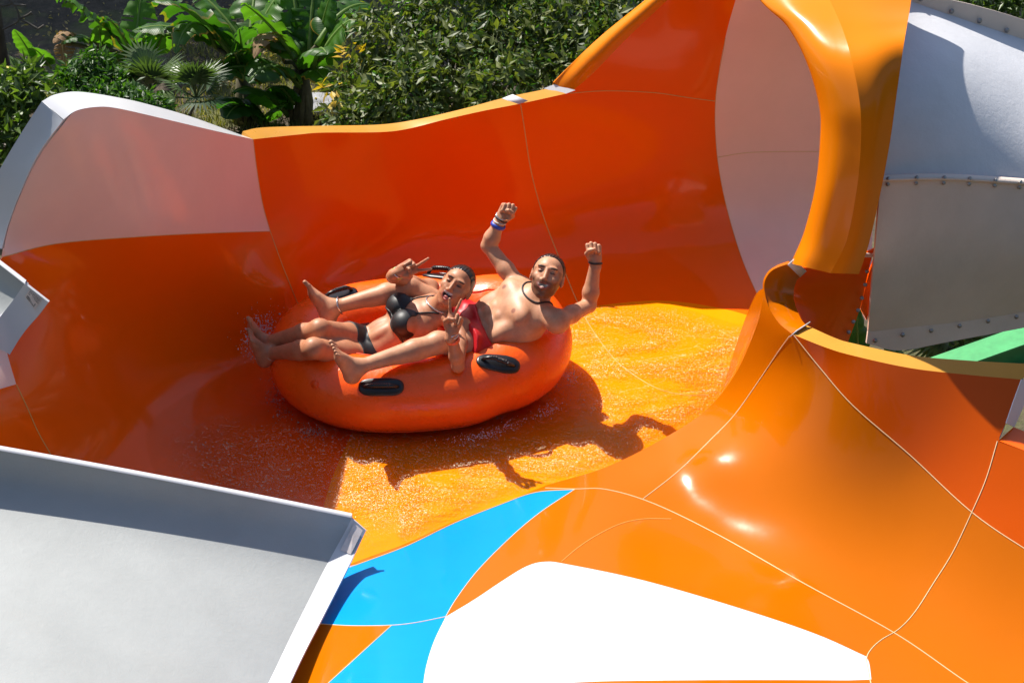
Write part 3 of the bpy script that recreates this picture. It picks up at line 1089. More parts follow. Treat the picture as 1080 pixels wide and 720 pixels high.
def handle(px, py, ddx, ddy, half=.11, wid=.045, name="handle"):
    """black moulded grab handle: oval pad welded on, arched grip over it"""
    p, n = raft_hit(px, py)
    p2, _ = raft_hit(px + ddx, py + ddy)
    t = (p2 - p)
    t = (t - n * t.dot(n)).normalized()
    s = n.cross(t)
    V, Fc = [], []
    rings = [(1.0, .001), (1.0, .007), (.9, .011), (.4, .012)]
    K = 36
    for f_, h in rings:
        for k in range(K):
            a = 2 * math.pi * k / K
            u = math.copysign(abs(math.cos(a)) ** .6, math.cos(a)) * half * f_
            v = math.copysign(abs(math.sin(a)) ** .8, math.sin(a)) * wid * f_
            q = p + t * u + s * v
            loc, nn, *_ = raft_bvh.find_nearest(q)
            V.append(loc + nn * h)
    for i in range(len(rings) - 1):
        for k in range(K):
            Fc.append((i * K + k, i * K + (k + 1) % K, (i + 1) * K + (k + 1) % K, (i + 1) * K + k))
    Fc.append(tuple((len(rings) - 1) * K + k for k in range(K)))
    h = obj(name, mesh(name, V, Fc), M_black, raft)
    pts = []
    for u in np.linspace(-1, 1, 17):
        q = p + t * (u * half * .74)
        loc, nn, *_ = raft_bvh.find_nearest(q)
        pts.append(loc + nn * (.008 + .036 * (1 - abs(u) ** 4)))
    gv = MB().tube(pts, [.011 - .002 * abs(u) for u in np.linspace(-1, 1, 17)], 10)
    for i in range(4, 13):                                             # finger ribs moulded on the grip
        d_ = (pts[i + 1] - pts[i - 1]).normalized() * .002
        gv.tube([pts[i] - d_, pts[i] + d_], .0128, 10)
    gv.build("grip", M_black, h)
    return h


handle(357, 312, 12, -4)
handle(402, 408, 12, 0)
handle(525, 383, 12, 2)
handle(466, 291, 12, 1)
# inflation valve, low on the near side
p, n = raft_hit(332, 405)
MB().tube([p - n * .002, p + n * .006], .02, 16).build("valve", M_pvc_weld, raft)
# ------------------------------------------------------------------ people: one continuous skin each
def scr(r, u, t):
    """direction given as seen from the front: right, up, towards the viewer"""
    return (RT * r + UP * u - FW * t).normalized()


class Body:
    def __init__(self, h=.0032):
        self.pr = []
        self.h = h

    def cone(self, a, b, ra, rb, k=.02):
        self.pr.append(('c', np.array(a), np.array(b), ra, rb, k, 1))

    def chain(self, pts, rad, k=.02):
        for i in range(len(pts) - 1):
            self.cone(pts[i], pts[i + 1], rad[i], rad[i + 1], k)

    def ell(self, c, axes, radii, k=.02, op=1):
        self.pr.append(('e', np.array(c), np.array([list(a) for a in axes]), np.array(radii, float), 0, k, op))

    def evaluate(self, extra=None):
        h = self.h
        lo, hi = np.full(3, 1e9), np.full(3, -1e9)
        for p in self.pr:
            if p[6] < 0:
                continue
            if p[0] == 'c':
                m = max(p[3], p[4])
                lo = np.minimum(lo, np.minimum(p[1], p[2]) - m)
                hi = np.maximum(hi, np.maximum(p[1], p[2]) + m)
            else:
                m = p[3].max()
                lo = np.minimum(lo, p[1] - m)
                hi = np.maximum(hi, p[1] + m)
        lo -= .03
        hi += .03
        n = np.ceil((hi - lo) / h).astype(int) + 1
        D = np.full(n, .5, np.float32)
        for p in self.pr:
            k = p[5]
            pad = k + 4 * h
            if p[0] == 'c':
                m = max(p[3], p[4]) + pad
                a0, a1 = np.minimum(p[1], p[2]) - m, np.maximum(p[1], p[2]) + m
            else:
                ext = np.sqrt(((p[2] * p[3][:, None]) ** 2).sum(0)) + pad
                a0, a1 = p[1] - ext, p[1] + ext
            i0 = np.clip(np.floor((a0 - lo) / h).astype(int), 0, n)
            i1 = np.clip(np.ceil((a1 - lo) / h).astype(int) + 1, 0, n)
            if (i1 <= i0).any():
                continue
            ax = [lo[q] + h * np.arange(i0[q], i1[q], dtype=np.float32) for q in range(3)]
            X, Y, Z = np.meshgrid(*ax, indexing='ij')
            if p[0] == 'c':
                a, ab = p[1], p[2] - p[1]
                l2 = float(ab @ ab) + 1e-12
                t = ((X - a[0]) * ab[0] + (Y - a[1]) * ab[1] + (Z - a[2]) * ab[2]) / l2
                np.clip(t, 0, 1, out=t)
                d = np.sqrt((X - a[0] - t * ab[0]) ** 2 + (Y - a[1] - t * ab[1]) ** 2 + (Z - a[2] - t * ab[2]) ** 2) - (p[3] + (p[4] - p[3]) * t)
            else:
                c, M, r = p[1], p[2], p[3]
                X = X - c[0]; Y = Y - c[1]; Z = Z - c[2]
                k0 = 0
                k1 = 0
                for q in range(3):
                    u = (X * M[q, 0] + Y * M[q, 1] + Z * M[q, 2]) / r[q]
                    k0 = k0 + u * u
                    k1 = k1 + (u / r[q]) ** 2
                k0 = np.sqrt(k0)
                k1 = np.sqrt(k1) + 1e-9
                d = k0 * (k0 - 1) / k1
            sl = tuple(slice(i0[q], i1[q]) for q in range(3))
            cur = D[sl]
            if p[6] > 0:
                e = np.maximum(k - np.abs(cur - d), 0) / k if k > 0 else 0
                D[sl] = np.minimum(cur, d) - e * e * k * .25
            else:
                e = np.maximum(k - np.abs(cur + d), 0) / k
                D[sl] = np.maximum(cur, -d) + e * e * k * .25
        if extra is not None:
            ax = [lo[q] + h * np.arange(n[q], dtype=np.float32) for q in range(3)]
            X, Y, Z = np.meshgrid(*ax, indexing='ij')
            D = extra(D, X, Y, Z)
        return D, lo

    def mesh(self, extra=None, smooth=1):
        D, lo = self.evaluate(extra)
        return surface_nets(D, lo, self.h, smooth)


def surface_nets(D, lo, h, smooth=1):
    S = D < 0
    n = np.array(D.shape)
    c = np.zeros(n - 1, np.int8)
    for dx in (0, 1):
        for dy in (0, 1):
            for dz in (0, 1):
                c += S[dx:n[0] - 1 + dx, dy:n[1] - 1 + dy, dz:n[2] - 1 + dz]
    act = np.argwhere((c > 0) & (c < 8))
    idx = np.full(n - 1, -1, np.int32)
    idx[tuple(act.T)] = np.arange(len(act))
    acc = np.zeros((len(act), 3))
    cnt = np.zeros(len(act))
    corners = [(a, b, d) for a in (0, 1) for b in (0, 1) for d in (0, 1)]
    vals = {q: D[act[:, 0] + q[0], act[:, 1] + q[1], act[:, 2] + q[2]] for q in corners}
    for q in corners:
        for axis in range(3):
            if q[axis] == 0:
                q2 = list(q)
                q2[axis] = 1
                q2 = tuple(q2)
                v0, v1 = vals[q], vals[q2]
                m = (v0 < 0) != (v1 < 0)
                t = np.where(m, v0 / np.where(m, v0 - v1, 1), 0)
                pt = np.tile(np.array(q, float), (len(act), 1))
                pt[:, axis] = t
                acc[m] += pt[m]
                cnt[m] += 1
    V = lo + h * (act + acc / np.maximum(cnt, 1)[:, None])
    Fq = []
    for axis in range(3):
        o = [(0, 0), (0, 1), (1, 1), (1, 0)]
        b, d = (axis + 1) % 3, (axis + 2) % 3
        s0 = [slice(1, -1)] * 3
        s1 = [slice(1, -1)] * 3
        s0[axis] = slice(0, -1)
        s1[axis] = slice(1, None)
        A_, B_ = S[tuple(s0)], S[tuple(s1)]
        for flip in (False, True):
            e = np.argwhere((A_ & ~B_) if not flip else (~A_ & B_))
            base = e.copy()
            base[:, b] += 1
            base[:, d] += 1
            quad = []
            for (u, v) in o:
                cc = base.copy()
                cc[:, b] -= (1 - u)
                cc[:, d] -= (1 - v)
                quad.append(idx[tuple(cc.T)])
            quad = np.stack(quad, 1)
            if not flip:
                quad = quad[:, ::-1]
            Fq.append(quad)
    Fq = np.vstack(Fq)
    Fq = Fq[(Fq >= 0).all(1)]
    # keep the largest connected piece only: one continuous body
    lab = np.arange(len(V))
    ed = np.vstack([Fq[:, [0, 1]], Fq[:, [1, 2]], Fq[:, [2, 3]], Fq[:, [3, 0]]])
    for _ in range(3000):
        mn = np.minimum(lab[ed[:, 0]], lab[ed[:, 1]])
        new = lab.copy()
        np.minimum.at(new, ed[:, 0], mn)
        np.minimum.at(new, ed[:, 1], mn)
        # hook whole trees, then shorten the paths
        np.minimum.at(new, lab, new)
        for _j in range(4):
            new = new[new]
        if (new == lab).all():
            break
        lab = new
    big = np.bincount(lab).argmax()
    keep = (lab == big) & (np.bincount(Fq.ravel(), minlength=len(V)) > 0)
    Fq = Fq[keep[Fq].all(1)]
    Fq = Fq[keep[Fq[:, 0]]]
    remap = np.full(len(V), -1)
    remap[keep] = np.arange(keep.sum())
    V = V[keep]
    Fq = remap[Fq]
    for _ in range(smooth):
        s = np.zeros_like(V)
        m = np.zeros(len(V))
        for a, b in ((0, 1), (1, 2), (2, 3), (3, 0)):
            np.add.at(s, Fq[:, a], V[Fq[:, b]])
            np.add.at(s, Fq[:, b], V[Fq[:, a]])
            np.add.at(m, Fq[:, a], 1)
            np.add.at(m, Fq[:, b], 1)
        V = V * .5 + s / np.maximum(m, 1)[:, None] * .5
    return V, Fq


def np_mesh(name, V, Fq, colors=None):
    me = bpy.data.meshes.new(name)
    me.from_pydata(V.tolist(), [], Fq.tolist())
    me.update()
    me.polygons.foreach_set("use_smooth", [True] * len(Fq))
    if colors is not None:
        at = me.color_attributes.new("tint", 'FLOAT_COLOR', 'POINT')
        at.data.foreach_set("color", np.c_[colors, np.ones(len(colors))].astype(np.float32).ravel())
    return me


def skin_mat(name, rough=.47):
    m, nt, b, out = new_mat(name)
    at = nd(nt, "ShaderNodeAttribute", attribute_name="tint")
    n1 = noise(nt, 18, 5, .65)
    n2 = noise(nt, 160, 3, .6)
    c = mixc(nt, 1.0, at.outputs["Color"], ramp(nt, n1.outputs[0], [(.3, (.80, .72, .68)), (.7, (1.10, 1.08, 1.06))]).outputs[0], 'MULTIPLY')
    nt.links.new(c, b.inputs["Base Color"])
    b.inputs["Roughness"].default_value = rough
    b.inputs["Specular IOR Level"].default_value = .36
    b.inputs["Subsurface Weight"].default_value = .12
    b.inputs["Subsurface Radius"].default_value = (1, .35, .2)
    b.inputs["Subsurface Scale"].default_value = .008
    b.inputs["Coat Weight"].default_value = .0
    b.inputs["Coat Roughness"].default_value = .15
    bump(nt, b, n2.outputs[0], .12, .002)
    return m


M_skin = skin_mat("wet_skin")


def frame(up, fwd):
    """rows: person's left, up, forward"""
    u = Vector(up).normalized()
    f = Vector(fwd)
    f = (f - u * f.dot(u)).normalized()
    l = u.cross(f)
    return np.array([list(l), list(u), list(f)])


def head(B, c, M, s=1.0, man=True, mouth_open=.0):
    """head with brow, sockets, lids, nose, cheeks, lips, jaw, chin, ears; c = middle of the head"""
    c = np.array(c)

    def L(x, y, z):
        return c + s * (x * M[0] + y * M[1] + z * M[2])

    def e(x, y, z, rx, ry, rz, k=.015, op=1):
        B.ell(L(x, y, z), M, (rx * s, ry * s, rz * s), k, op)
    e(0, .032, -.022, .076, .084, .096, .02)
    e(0, -.01, .022, .064, .09, .066, .03)
    jw = .0475 if man else .044
    e(0, -.062, .024, jw, .05, .055, .03)
    e(0, -.098, .052, .022, .017, .02, .025)
    for sx in (-1, 1):
        e(sx * jw * .82, -.052, -.005, .015, .03, .03, .03)
        e(sx * .042, -.018, .058, .024, .02, .022, .022)       # cheek bone, raised by the smile
        e(sx * .030, .034, .078, .022, .010, .012, .014)       # brow
        e(sx * .031, .012, .094, .016, .011, .012, .010, -1)    # socket
        e(sx * .031, .011, .0735, .0145, .0115, .0125, .004)    # lids over the eye
        e(sx * .078, -.002, -.018, .010, .032, .020, .008)      # ear
        e(sx * .083, .001, -.016, .006, .018, .011, .004, -1)
        B.cone(L(sx * .006, -.030, .094), L(sx * .013, -.031, .088), .008 * s, .008 * s, .006)
        B.cone(L(sx * .028, -.028, .080), L(sx * .040, -.058, .064), .008 * s, .007 * s, .014)   # smile fold
    B.cone(L(0, .026, .086), L(0, -.024, .103), .007 * s, .0105 * s, .010)
    e(0, -.056, .074, .034, .020, .018, .02)
    if mouth_open > 0:
        B.cone(L(0, -.043, .094), L(0, -.0435, .094), .006 * s, .006 * s, .008)
        for sx in (-1, 1):
            B.cone(L(0, -.0435, .093), L(sx * .024, -.042, .083), .006 * s, .004 * s, .006)
            B.cone(L(0, -.0735, .090), L(sx * .022, -.058, .083), .0075 * s, .004 * s, .006)
        e(0, -.057, .098, .020, .0095 * mouth_open + .003, .022, .004, -1)
        e(0, -.066, .080, .013, .006, .016, .004)               # tongue
    else:
        for sx in (-1, 1):
            B.cone(L(0, -.046, .094), L(sx * .026, -.043, .082), .0055 * s, .004 * s, .006)
            B.cone(L(0, -.066, .090), L(sx * .024, -.052, .082), .0065 * s, .004 * s, .006)
        e(0, -.055, .098, .022, .0045, .014, .004, -1)


def hand(B, w, u, n, thumb, s=1.0, pose='fist', fat=1.0):
    """w wrist, u towards the fingers, n out of the palm, thumb towards the thumb's side"""
    u = Vector(u).normalized()
    n = Vector(n)
    n = (n - u * n.dot(u)).normalized()
    t = u.cross(n)
    if t.dot(Vector(thumb)) < 0:
        t = -t
    w = Vector(w)

    def L(a, b, c):
        return np.array(w + (u * a + t * b + n * c) * s)
    sp = (.031, .0105, -.0105, -.030)
    kl = (.086, .090, .086, .078)
    B.cone(L(-.03, 0, 0), L(.03, 0, .002), .027 * s, .026 * s, .015)
    for i in range(4):
        B.cone(L(.015, sp[i] * .7, 0), L(kl[i], sp[i], 0), .015 * s, .0125 * s, .012)
    B.ell(L(.045, .026, .010), [u, t, n], (.034 * s, .017 * s, .016 * s), .012)
    for i in range(4):
        straight = pose == 'peace' and i < 2
        K_ = L(kl[i], sp[i], 0)
        ln = (.072, .080, .073, .058)[i]
        if straight:
            spread = .30 if i == 0 else -.16
            d = lambda q: L(kl[i] + ln * q, sp[i] + ln * q * spread, .004 + .008 * q)
            B.chain([K_, d(.5), d(.82), d(1.08)], [.0105 * s * fat, .0092 * s * fat, .0085 * s * fat, .0075 * s * fat], .003)
        elif pose == 'open':
            d = lambda q: L(kl[i] + ln * q, sp[i] * (1 + .25 * q), .02 * q * q)
            B.chain([K_, d(.5), d(.82), d(1.08)], [.0105 * s * fat, .0092 * s * fat, .0085 * s * fat, .0075 * s * fat], .003)
        else:
            jit = (0, .003, .001, -.003)[i]
            B.chain([K_, L(kl[i] + .012 + jit, sp[i], .034), L(kl[i] - .022, sp[i] * .96, .047 + jit), L(kl[i] - .034, sp[i] * .93, .024)], [.0115 * s * fat, .0108 * s * fat, .0098 * s * fat, .009 * s * fat], .0025)
    B.chain([L(.022, .026, .010), L(.052, .040, .030), L(.070, .022, .054), L(.074, -.002, .060)], [.016 * s, .0125 * s, .0108 * s, .009 * s], .004)


def foot(B, ankle, heel_dir, toe_dir, s=1.0, inner=None, k=.015):
    """foot from the ankle: toe_dir along the sole to the toes, heel_dir from the ankle down to the heel"""
    a = Vector(ankle)
    t = Vector(toe_dir).normalized()
    d = Vector(heel_dir)
    d = (d - t * d.dot(t)).normalized()
    x = t.cross(d)
    if inner is not None and x.dot(Vector(inner)) < 0:
        x = -x

    def L(q, b, c):
        return np.array(a + (t * q + x * b + d * c) * s)
    B.ell(L(-.035, 0, .045), [t, x, d], (.036 * s, .031 * s, .034 * s), .03)
    B.cone(L(0, 0, 0), L(-.02, 0, .04), .034 * s, .033 * s, .03)
    B.cone(L(0, 0, .005), L(.085, .004, .040), .034 * s, .026 * s, .03)
    B.cone(L(-.02, -.008, .055), L(.11, -.012, .056), .027 * s, .022 * s, .03)
    B.ell(L(.120, 0, .052), [t, x, d], (.044 * s, .044 * s, .018 * s), .02)
    for i, (b, ln, r) in enumerate(((.030, .062, .0125), (.011, .056, .0092), (-.006, .049, .0088), (-.021, .041, .0084), (-.035, .032, .008))):
        B.chain([L(.125, b * .95, .052), L(.125 + ln * .6, b * 1.05, .048), L(.125 + ln, b * 1.05, .054)], [r * s, r * s * .95, r * s * .9], .004)
    for sx in (-1, 1):
        B.ell(L(.0, sx * .03, .005), [t, x, d], (.014 * s, .010 * s, .014 * s), .015)


def limb_arm(B, S, E, W, m=1.0, out=None):
    S, E, W = map(np.array, (S, E, W))
    B.ell(S, np.eye(3), (.058 * m,) * 3, .035)
    B.chain([S, S + (E - S) * .45, E], [.050 * m, .045 * m, .037 * m], .02)
    B.chain([E, E + (W - E) * .30, W], [.037 * m, .042 * m, .0265 * m], .018)


def limb_leg(B, H, K, A, m=1.0, calf=None):
    H, K, A = map(np.array, (H, K, A))
    B.chain([H, H + (K - H) * .4, K], [.092 * m, .080 * m, .056 * m], .03)
    B.ell(K, np.eye(3), (.056 * m,) * 3, .02)
    B.chain([K, K + (A - K) * .3, A], [.052 * m, .054 * m, .034 * m], .02)
    if calf is not None:
        B.cone(K + (A - K) * .12 + np.array(calf) * .018, K + (A - K) * .5 + np.array(calf) * .012, .038 * m, .030 * m, .03)


def tint_fn(V, base, rules):
    C = np.tile(np.array(base, float), (len(V), 1))
    for f, col, soft in rules:
        a = np.clip(f(V), 0, 1)[:, None] * soft
        C = C * (1 - a) + np.array(col) * a
    return C


def loc(V, c, M, s=1.0):
    return ((V - np.array(c)) @ M.T) / s


def blob(V, c, M, s, cx, cy, rx, ry, z0=.02, edge=.35, curv=0.0):
    q = loc(V, c, M, s)
    q[:, 1] -= curv * q[:, 0] ** 2
    r = np.sqrt(((q[:, 0] - cx) / rx) ** 2 + ((q[:, 1] - cy) / ry) ** 2)
    return np.clip((1 - r) / edge, 0, 1) * (q[:, 2] > z0) * (q[:, 2] < .14)


def snapped(bvh, pts, lift, n=40, closed=False):
    c = catmull([tuple(p) for p in pts], 10, closed)
    if not closed:
        c = resample(c, n)
    out = []
    for p in c:
        q, nn, *_ = bvh.find_nearest(Vector(p))
        out.append(q + nn * lift)
    return out


def strap(name, bvh, pts, r, mat, parent, closed=False, lift=None, n=40):
    q = snapped(bvh, pts, r * .5 if lift is None else lift, n, closed)
    return obj(name, mesh(name, *tube(q, r, 8, closed)), mat, parent)


def cuff(name, c, axis, rad, r, mat, parent, seg=28, wob=0, seed=0, flat=1.0):
    """band round a wrist or ankle"""
    ax = Vector(axis).normalized()
    a = ax.orthogonal().normalized()
    b = ax.cross(a)
    rr = random.Random(seed)
    ph = rr.random() * 6
    pts = [Vector(c) + (a * math.cos(t) + b * math.sin(t)) * rad + ax * wob * math.sin(t * 2 + ph) for t in np.linspace(0, 2 * math.pi, seg, endpoint=False)]
    V, Fc = tube(pts, r, 8, True)
    if flat != 1.0:
        V = [Vector(c) + (v - Vector(c)) + ax * ((v - Vector(c)).dot(ax)) * (flat - 1) for v in V]
    return obj(name, mesh(name, V, Fc), mat, parent)


def region_shell(name, V, Fq, N, mask, lift, mat, parent):
    fm = mask[Fq].all(1)
    f = Fq[fm]
    used = np.unique(f)
    rm = np.full(len(V), -1)
    rm[used] = np.arange(len(used))
    P0 = V[used] + N[used] * lift
    f0 = rm[f]
    ed = np.vstack([f0[:, [0, 1]], f0[:, [1, 2]], f0[:, [2, 3]], f0[:, [3, 0]]])
    # smooth the rim so that the edge of the cloth is clean
    es = np.sort(ed, 1)
    uq, inv, ct = np.unique(es, axis=0, return_inverse=True, return_counts=True)
    be = uq[ct == 1]
    for _ in range(10):
        s = np.zeros_like(P0)
        m = np.zeros(len(P0))
        for a, b in ((0, 1), (1, 0)):
            np.add.at(s, be[:, a], P0[be[:, b]])
            np.add.at(m, be[:, a], 1)
        ok = m > 0
        P0[ok] = P0[ok] * .4 + s[ok] / m[ok][:, None] * .6
    n = len(P0)
    back = P0 - N[used] * lift * 1.3
    bo = ed[ct[inv.ravel()] == 1]
    side = np.stack([bo[:, 0], bo[:, 1], bo[:, 1] + n, bo[:, 0] + n], 1)
    VV = np.vstack([P0, back])
    FF = np.vstack([f0, side[:, ::-1]])
    return obj(name, np_mesh(name, VV, FF), mat, parent)


def normals(V, Fq):
    n = np.cross(V[Fq[:, 2]] - V[Fq[:, 0]], V[Fq[:, 3]] - V[Fq[:, 1]])
    N = np.zeros_like(V)
    for k in range(4):
        np.add.at(N, Fq[:, k], n)
    return N / (np.linalg.norm(N, axis=1)[:, None] + 1e-12)


def cloth_mat(name, col, rough=.5, scale=300):
    m, nt, b, out = new_mat(name)
    n = noise(nt, 12, 4, .6)
    r = ramp(nt, n.outputs[0], [(.3, tuple(c * .75 for c in col)), (.7, col)])
    nt.links.new(r.outputs[0], b.inputs["Base Color"])
    b.inputs["Roughness"].default_value = rough
    bump(nt, b, noise(nt, scale, 2, .5).outputs[0], .1, .002)
    return m


M_bikini = cloth_mat("black_swim_fabric", (.011, .011, .013), .5)
M_shorts = cloth_mat("red_swim_fabric", (.62, .006, .012), .5)
M_hair = plain("dark_wet_hair", (.022, .013, .009), .3, 0, .4, 90)
M_silver = plain("silver_chain", (.62, .6, .58), .25, .9)
M_cord = plain("dark_cord", (.03, .022, .02), .6)
M_blueband = plain("blue_wristband", (.03, .07, .42), .4)
M_pale = plain("pale_wristband", (.62, .55, .50), .5)
M_redband = plain("red_orange_wristband", (.75, .12, .04), .4)
M_greenband = plain("green_wristband", (.30, .45, .06), .4)


def torso(B, pel, neck, side, w_sh, w_hip, depth_, man):
    """trunk between pelvis and neck; returns its frame"""
    pel, neck = np.array(pel), np.array(neck)
    up = neck - pel
    Ln = np.linalg.norm(up)
    fr = frame(up, np.cross(np.array(side), up))
    l, u, f = fr

    def L(x, y, z):
        return pel + l * x + u * (y * Ln) + f * z
    if man:
        B.ell(L(0, .02, -.01), fr, (.165, .12, .115), .04)
        B.ell(L(0, .28, .005), fr, (.118, .12, .080), .05)
        B.ell(L(0, .58, .005), fr, (.140, .15, .097), .05)
        B.ell(L(0, .76, .0), fr, (.165, .11, .100), .05)
        for s in (-1, 1):
            B.ell(L(s * .078, .74, .072), fr, (.078, .058, .040), .02)
            B.ell(L(s * .13, .60, -.02), fr, (.06, .13, .08), .04)
            for q in range(3):
                B.ell(L(s * .034, .20 + q * .13, .080), fr, (.030, .025, .022), .012)
            B.ell(L(s * .11, .36, .050), fr, (.045, .09, .04), .03)
        B.ell(L(0, .17, .128), fr, (.009, .012, .02), .012, -1)
    else:
        B.ell(L(0, -.02, -.012), fr, (.160, .11, .112), .04)
        B.ell(L(0, .25, .0), fr, (.122, .12, .085), .05)
        B.ell(L(0, .56, .0), fr, (.130, .14, .092), .05)
        B.ell(L(0, .78, .0), fr, (.125, .085, .082), .05)
        for s in (-1, 1):
            B.ell(L(s * .068, .61, .078), fr, (.068, .066, .060), .025)
            B.ell(L(s * .03, .28, .074), fr, (.03, .06, .02), .02)
        B.ell(L(0, .14, .108), fr, (.007, .010, .02), .010, -1)
    return fr, L, Ln


# ---------------------------------------------------------------- the man
m_pel, m_neck = Pz(504, 355, .36), Pz(567, 315, .56)
m_sR, m_sL = Pz(549, 305, .55), Pz(588, 339, .53)
m_eR, m_wR = Pz(515, 259, .715), Pz(528, 232, .855)
m_eL, m_wL = Pz(621, 322, .50), Pz(628, 276, .72)
m_hR, m_hL = Pz(494, 342, .34), Pz(507, 364, .35)
m_kR, m_aR = Pz(432, 303, .54), Pz(352, 324, .475)
m_kL, m_aL = Pz(462, 361, .47), Pz(378, 387, .44)
man = thing("person", "bare-chested bearded man in red shorts with both fists raised, behind the woman", "person", tuple(m_pel))
B_ = Body(.0032)
fr_m, Lm, Ln_m = torso(B_, m_pel, m_neck, m_sL - m_sR, .19, .16, .1, True)
for S_ in (m_sR, m_sL):
    B_.cone(np.array(m_neck) - fr_m[1] * .04, S_, .055, .05, .05)
B_.cone(np.array(m_neck) - fr_m[1] * .05, Pz(574, 303, .63), .062, .056, .035)
limb_arm(B_, m_sR, m_eR, m_wR, .95)
limb_arm(B_, m_sL, m_eL, m_wL, .95)
limb_leg(B_, m_hR, m_kR, m_aR, .93, scr(.2, -1, -.2))
limb_leg(B_, m_hL, m_kL, m_aL, .93, scr(.2, -1, -.2))
foot(B_, m_aR, scr(-.9, -.35, 0), scr(-.50, .84, .2), 1.0, scr(.3, .3, 1))
foot(B_, m_aL, scr(-.9, -.35, .1), scr(-.34, .66, .62), 1.0, scr(.2, .8, -.4))
hc_m = Pz(577, 292, .715)
hM_m = frame(scr(.27, .95, -.10), scr(-.16, -.16, 1))
head(B_, hc_m, hM_m, 1.0, True, 1.0)
hand(B_, m_wR, scr(.50, .84, .15), scr(.25, -.1, 1), scr(1, -.4, 0), .92, 'fist')
hand(B_, m_wL, scr(-.12, .98, .15), scr(-.1, -.1, 1), scr(-1, 0, 0), .92, 'fist')
Vm, Fm = B_.mesh()
SK_M = (.54, .275, .16)
c_, M_ = hc_m, hM_m
q = loc(Vm, c_, M_)
inhead = (np.abs(q) < .16).all(1)
beard = (np.clip((-.022 - q[:, 1]) / .02, 0, 1) * np.clip((q[:, 2] - .0) / .03, 0, 1) * inhead * (q[:, 1] > -.125)
         + np.clip((.02 - np.abs(np.abs(q[:, 0]) - .064)) / .02, 0, 1) * ((q[:, 1] < .03) & (q[:, 1] > -.08) & (q[:, 2] > -.02)) * inhead * .7)
rules = [(lambda V: beard, (.10, .045, .025), .86),
         (lambda V: blob(V, c_, M_, 1, 0, -.040, .030, .010), (.10, .05, .03), .6)]
for sx in (-1, 1):
    rules += [(lambda V, sx=sx: blob(V, c_, M_, 1, sx * .031, .034, .024, .0075), (.03, .016, .01), .9),
              (lambda V, sx=sx: blob(V, c_, M_, 1, sx * .031, .011, .019, .011), (.30, .13, .085), .55),
              (lambda V, sx=sx: blob(V, c_, M_, 1, sx * .031, .0095, .015, .0042), (.02, .012, .01), .95)]
rules += [(lambda V: blob(V, c_, M_, 1, 0, -.060, .040, .018, curv=9), (.46, .15, .12), .8),
          (lambda V: blob(V, c_, M_, 1, 0, -.060, .034, .0125, curv=9), (.14, .03, .03), 1),
          (lambda V: blob(V, c_, M_, 1, 0, -.0580, .031, .0088, curv=9), (.66, .56, .46), .95)]
for s in (-1, 1):
    nip = Lm(s * .088, .70, .10)
    rules.append((lambda V, nip=nip: np.clip((.016 - np.linalg.norm((V - nip) - ((V - nip) @ fr_m[2])[:, None] * fr_m[2][None], axis=1)) / .006, 0, 1) * (np.abs((V - nip) @ fr_m[2]) < .07), (.24, .10, .07), .8))
obj("body", np_mesh("body", Vm, Fm, tint_fn(Vm, SK_M, rules)), M_skin, man)
bvh_m = BVHTree.FromPolygons(Vm.tolist(), Fm.tolist())


def hair_mesh(c, M, s, cut, grow, bun=None, h=.0035):
    H = Body(h)
    c = np.array(c)
    L = lambda x, y, z: c + s * (x * M[0] + y * M[1] + z * M[2])
    H.ell(L(0, .032, -.022), M, ((.076 + grow) * s, (.084 + grow) * s, (.096 + grow) * s), .01)
    H.ell(L(0, -.02, -.06), M, (.062 * s, .05 * s, .052 * s), .03)
    if bun:
        H.ell(L(*bun[:3]), M, (bun[3] * s,) * 3, .012)

    def ex(D, X, Y, Z):
        x = ((X - c[0]) * M[0, 0] + (Y - c[1]) * M[0, 1] + (Z - c[2]) * M[0, 2]) / s
        y = ((X - c[0]) * M[1, 0] + (Y - c[1]) * M[1, 1] + (Z - c[2]) * M[1, 2]) / s
        z = ((X - c[0]) * M[2, 0] + (Y - c[1]) * M[2, 1] + (Z - c[2]) * M[2, 2]) / s
        comb = .0016 * np.sin(x * 420 + np.sin(z * 40) * 2)
        return np.maximum(D + comb, cut(x, y, z))
    return H.mesh(ex, 1)


def man_cut(x, y, z):
    z = z - .014
    # keeps what is behind the hairline: receding at the temples
    line = .070 + .35 * np.abs(x) - .012 * np.cos(x * 45)
    return np.maximum((z - .30 * (y - .10) - .035) * .9 + .18 * np.abs(x), -(y + .045) + np.clip(z, 0, 1) * 1.4 - .0)


Vh, Fh = hair_mesh(c_, M_, 1.0, man_cut, .0045, (0, .05, -.122, .028))
obj("hair", np_mesh("hair", Vh, Fh), M_hair, man)
# shorts
Sh = Body(.005)
l_, u_, f_ = fr_m
Sh.ell(Lm(0, .03, -.01), fr_m, (.182, .13, .132), .04)
Sh.ell(Lm(0, .16, .0), fr_m, (.165, .07, .115), .04)
for H_, K_ in ((m_hR, m_kR), (m_hL, m_kL)):
    H_, K_ = np.array(H_), np.array(K_)
    Sh.cone(H_, H_ + (K_ - H_) * .48, .112, .108, .05)


def sh_cut(D, X, Y, Z):
    y = (X - m_pel.x) * u_[0] + (Y - m_pel.y) * u_[1] + (Z - m_pel.z) * u_[2]
    D = D + .004 * np.sin(X * 60 + Y * 35) * np.sin(Z * 70 + X * 20)
    D = np.maximum(D, y - .075)
    for H_, K_ in ((m_hR, m_kR), (m_hL, m_kL)):
        d = (K_ - H_).normalized()
        e = H_ + (K_ - H_) * .45
        t = (X - e.x) * d.x + (Y - e.y) * d.y + (Z - e.z) * d.z
        near = np.sqrt((X - e.x) ** 2 + (Y - e.y) ** 2 + (Z - e.z) ** 2) < .2
        D = np.where(near, np.maximum(D, t), D)
    return D


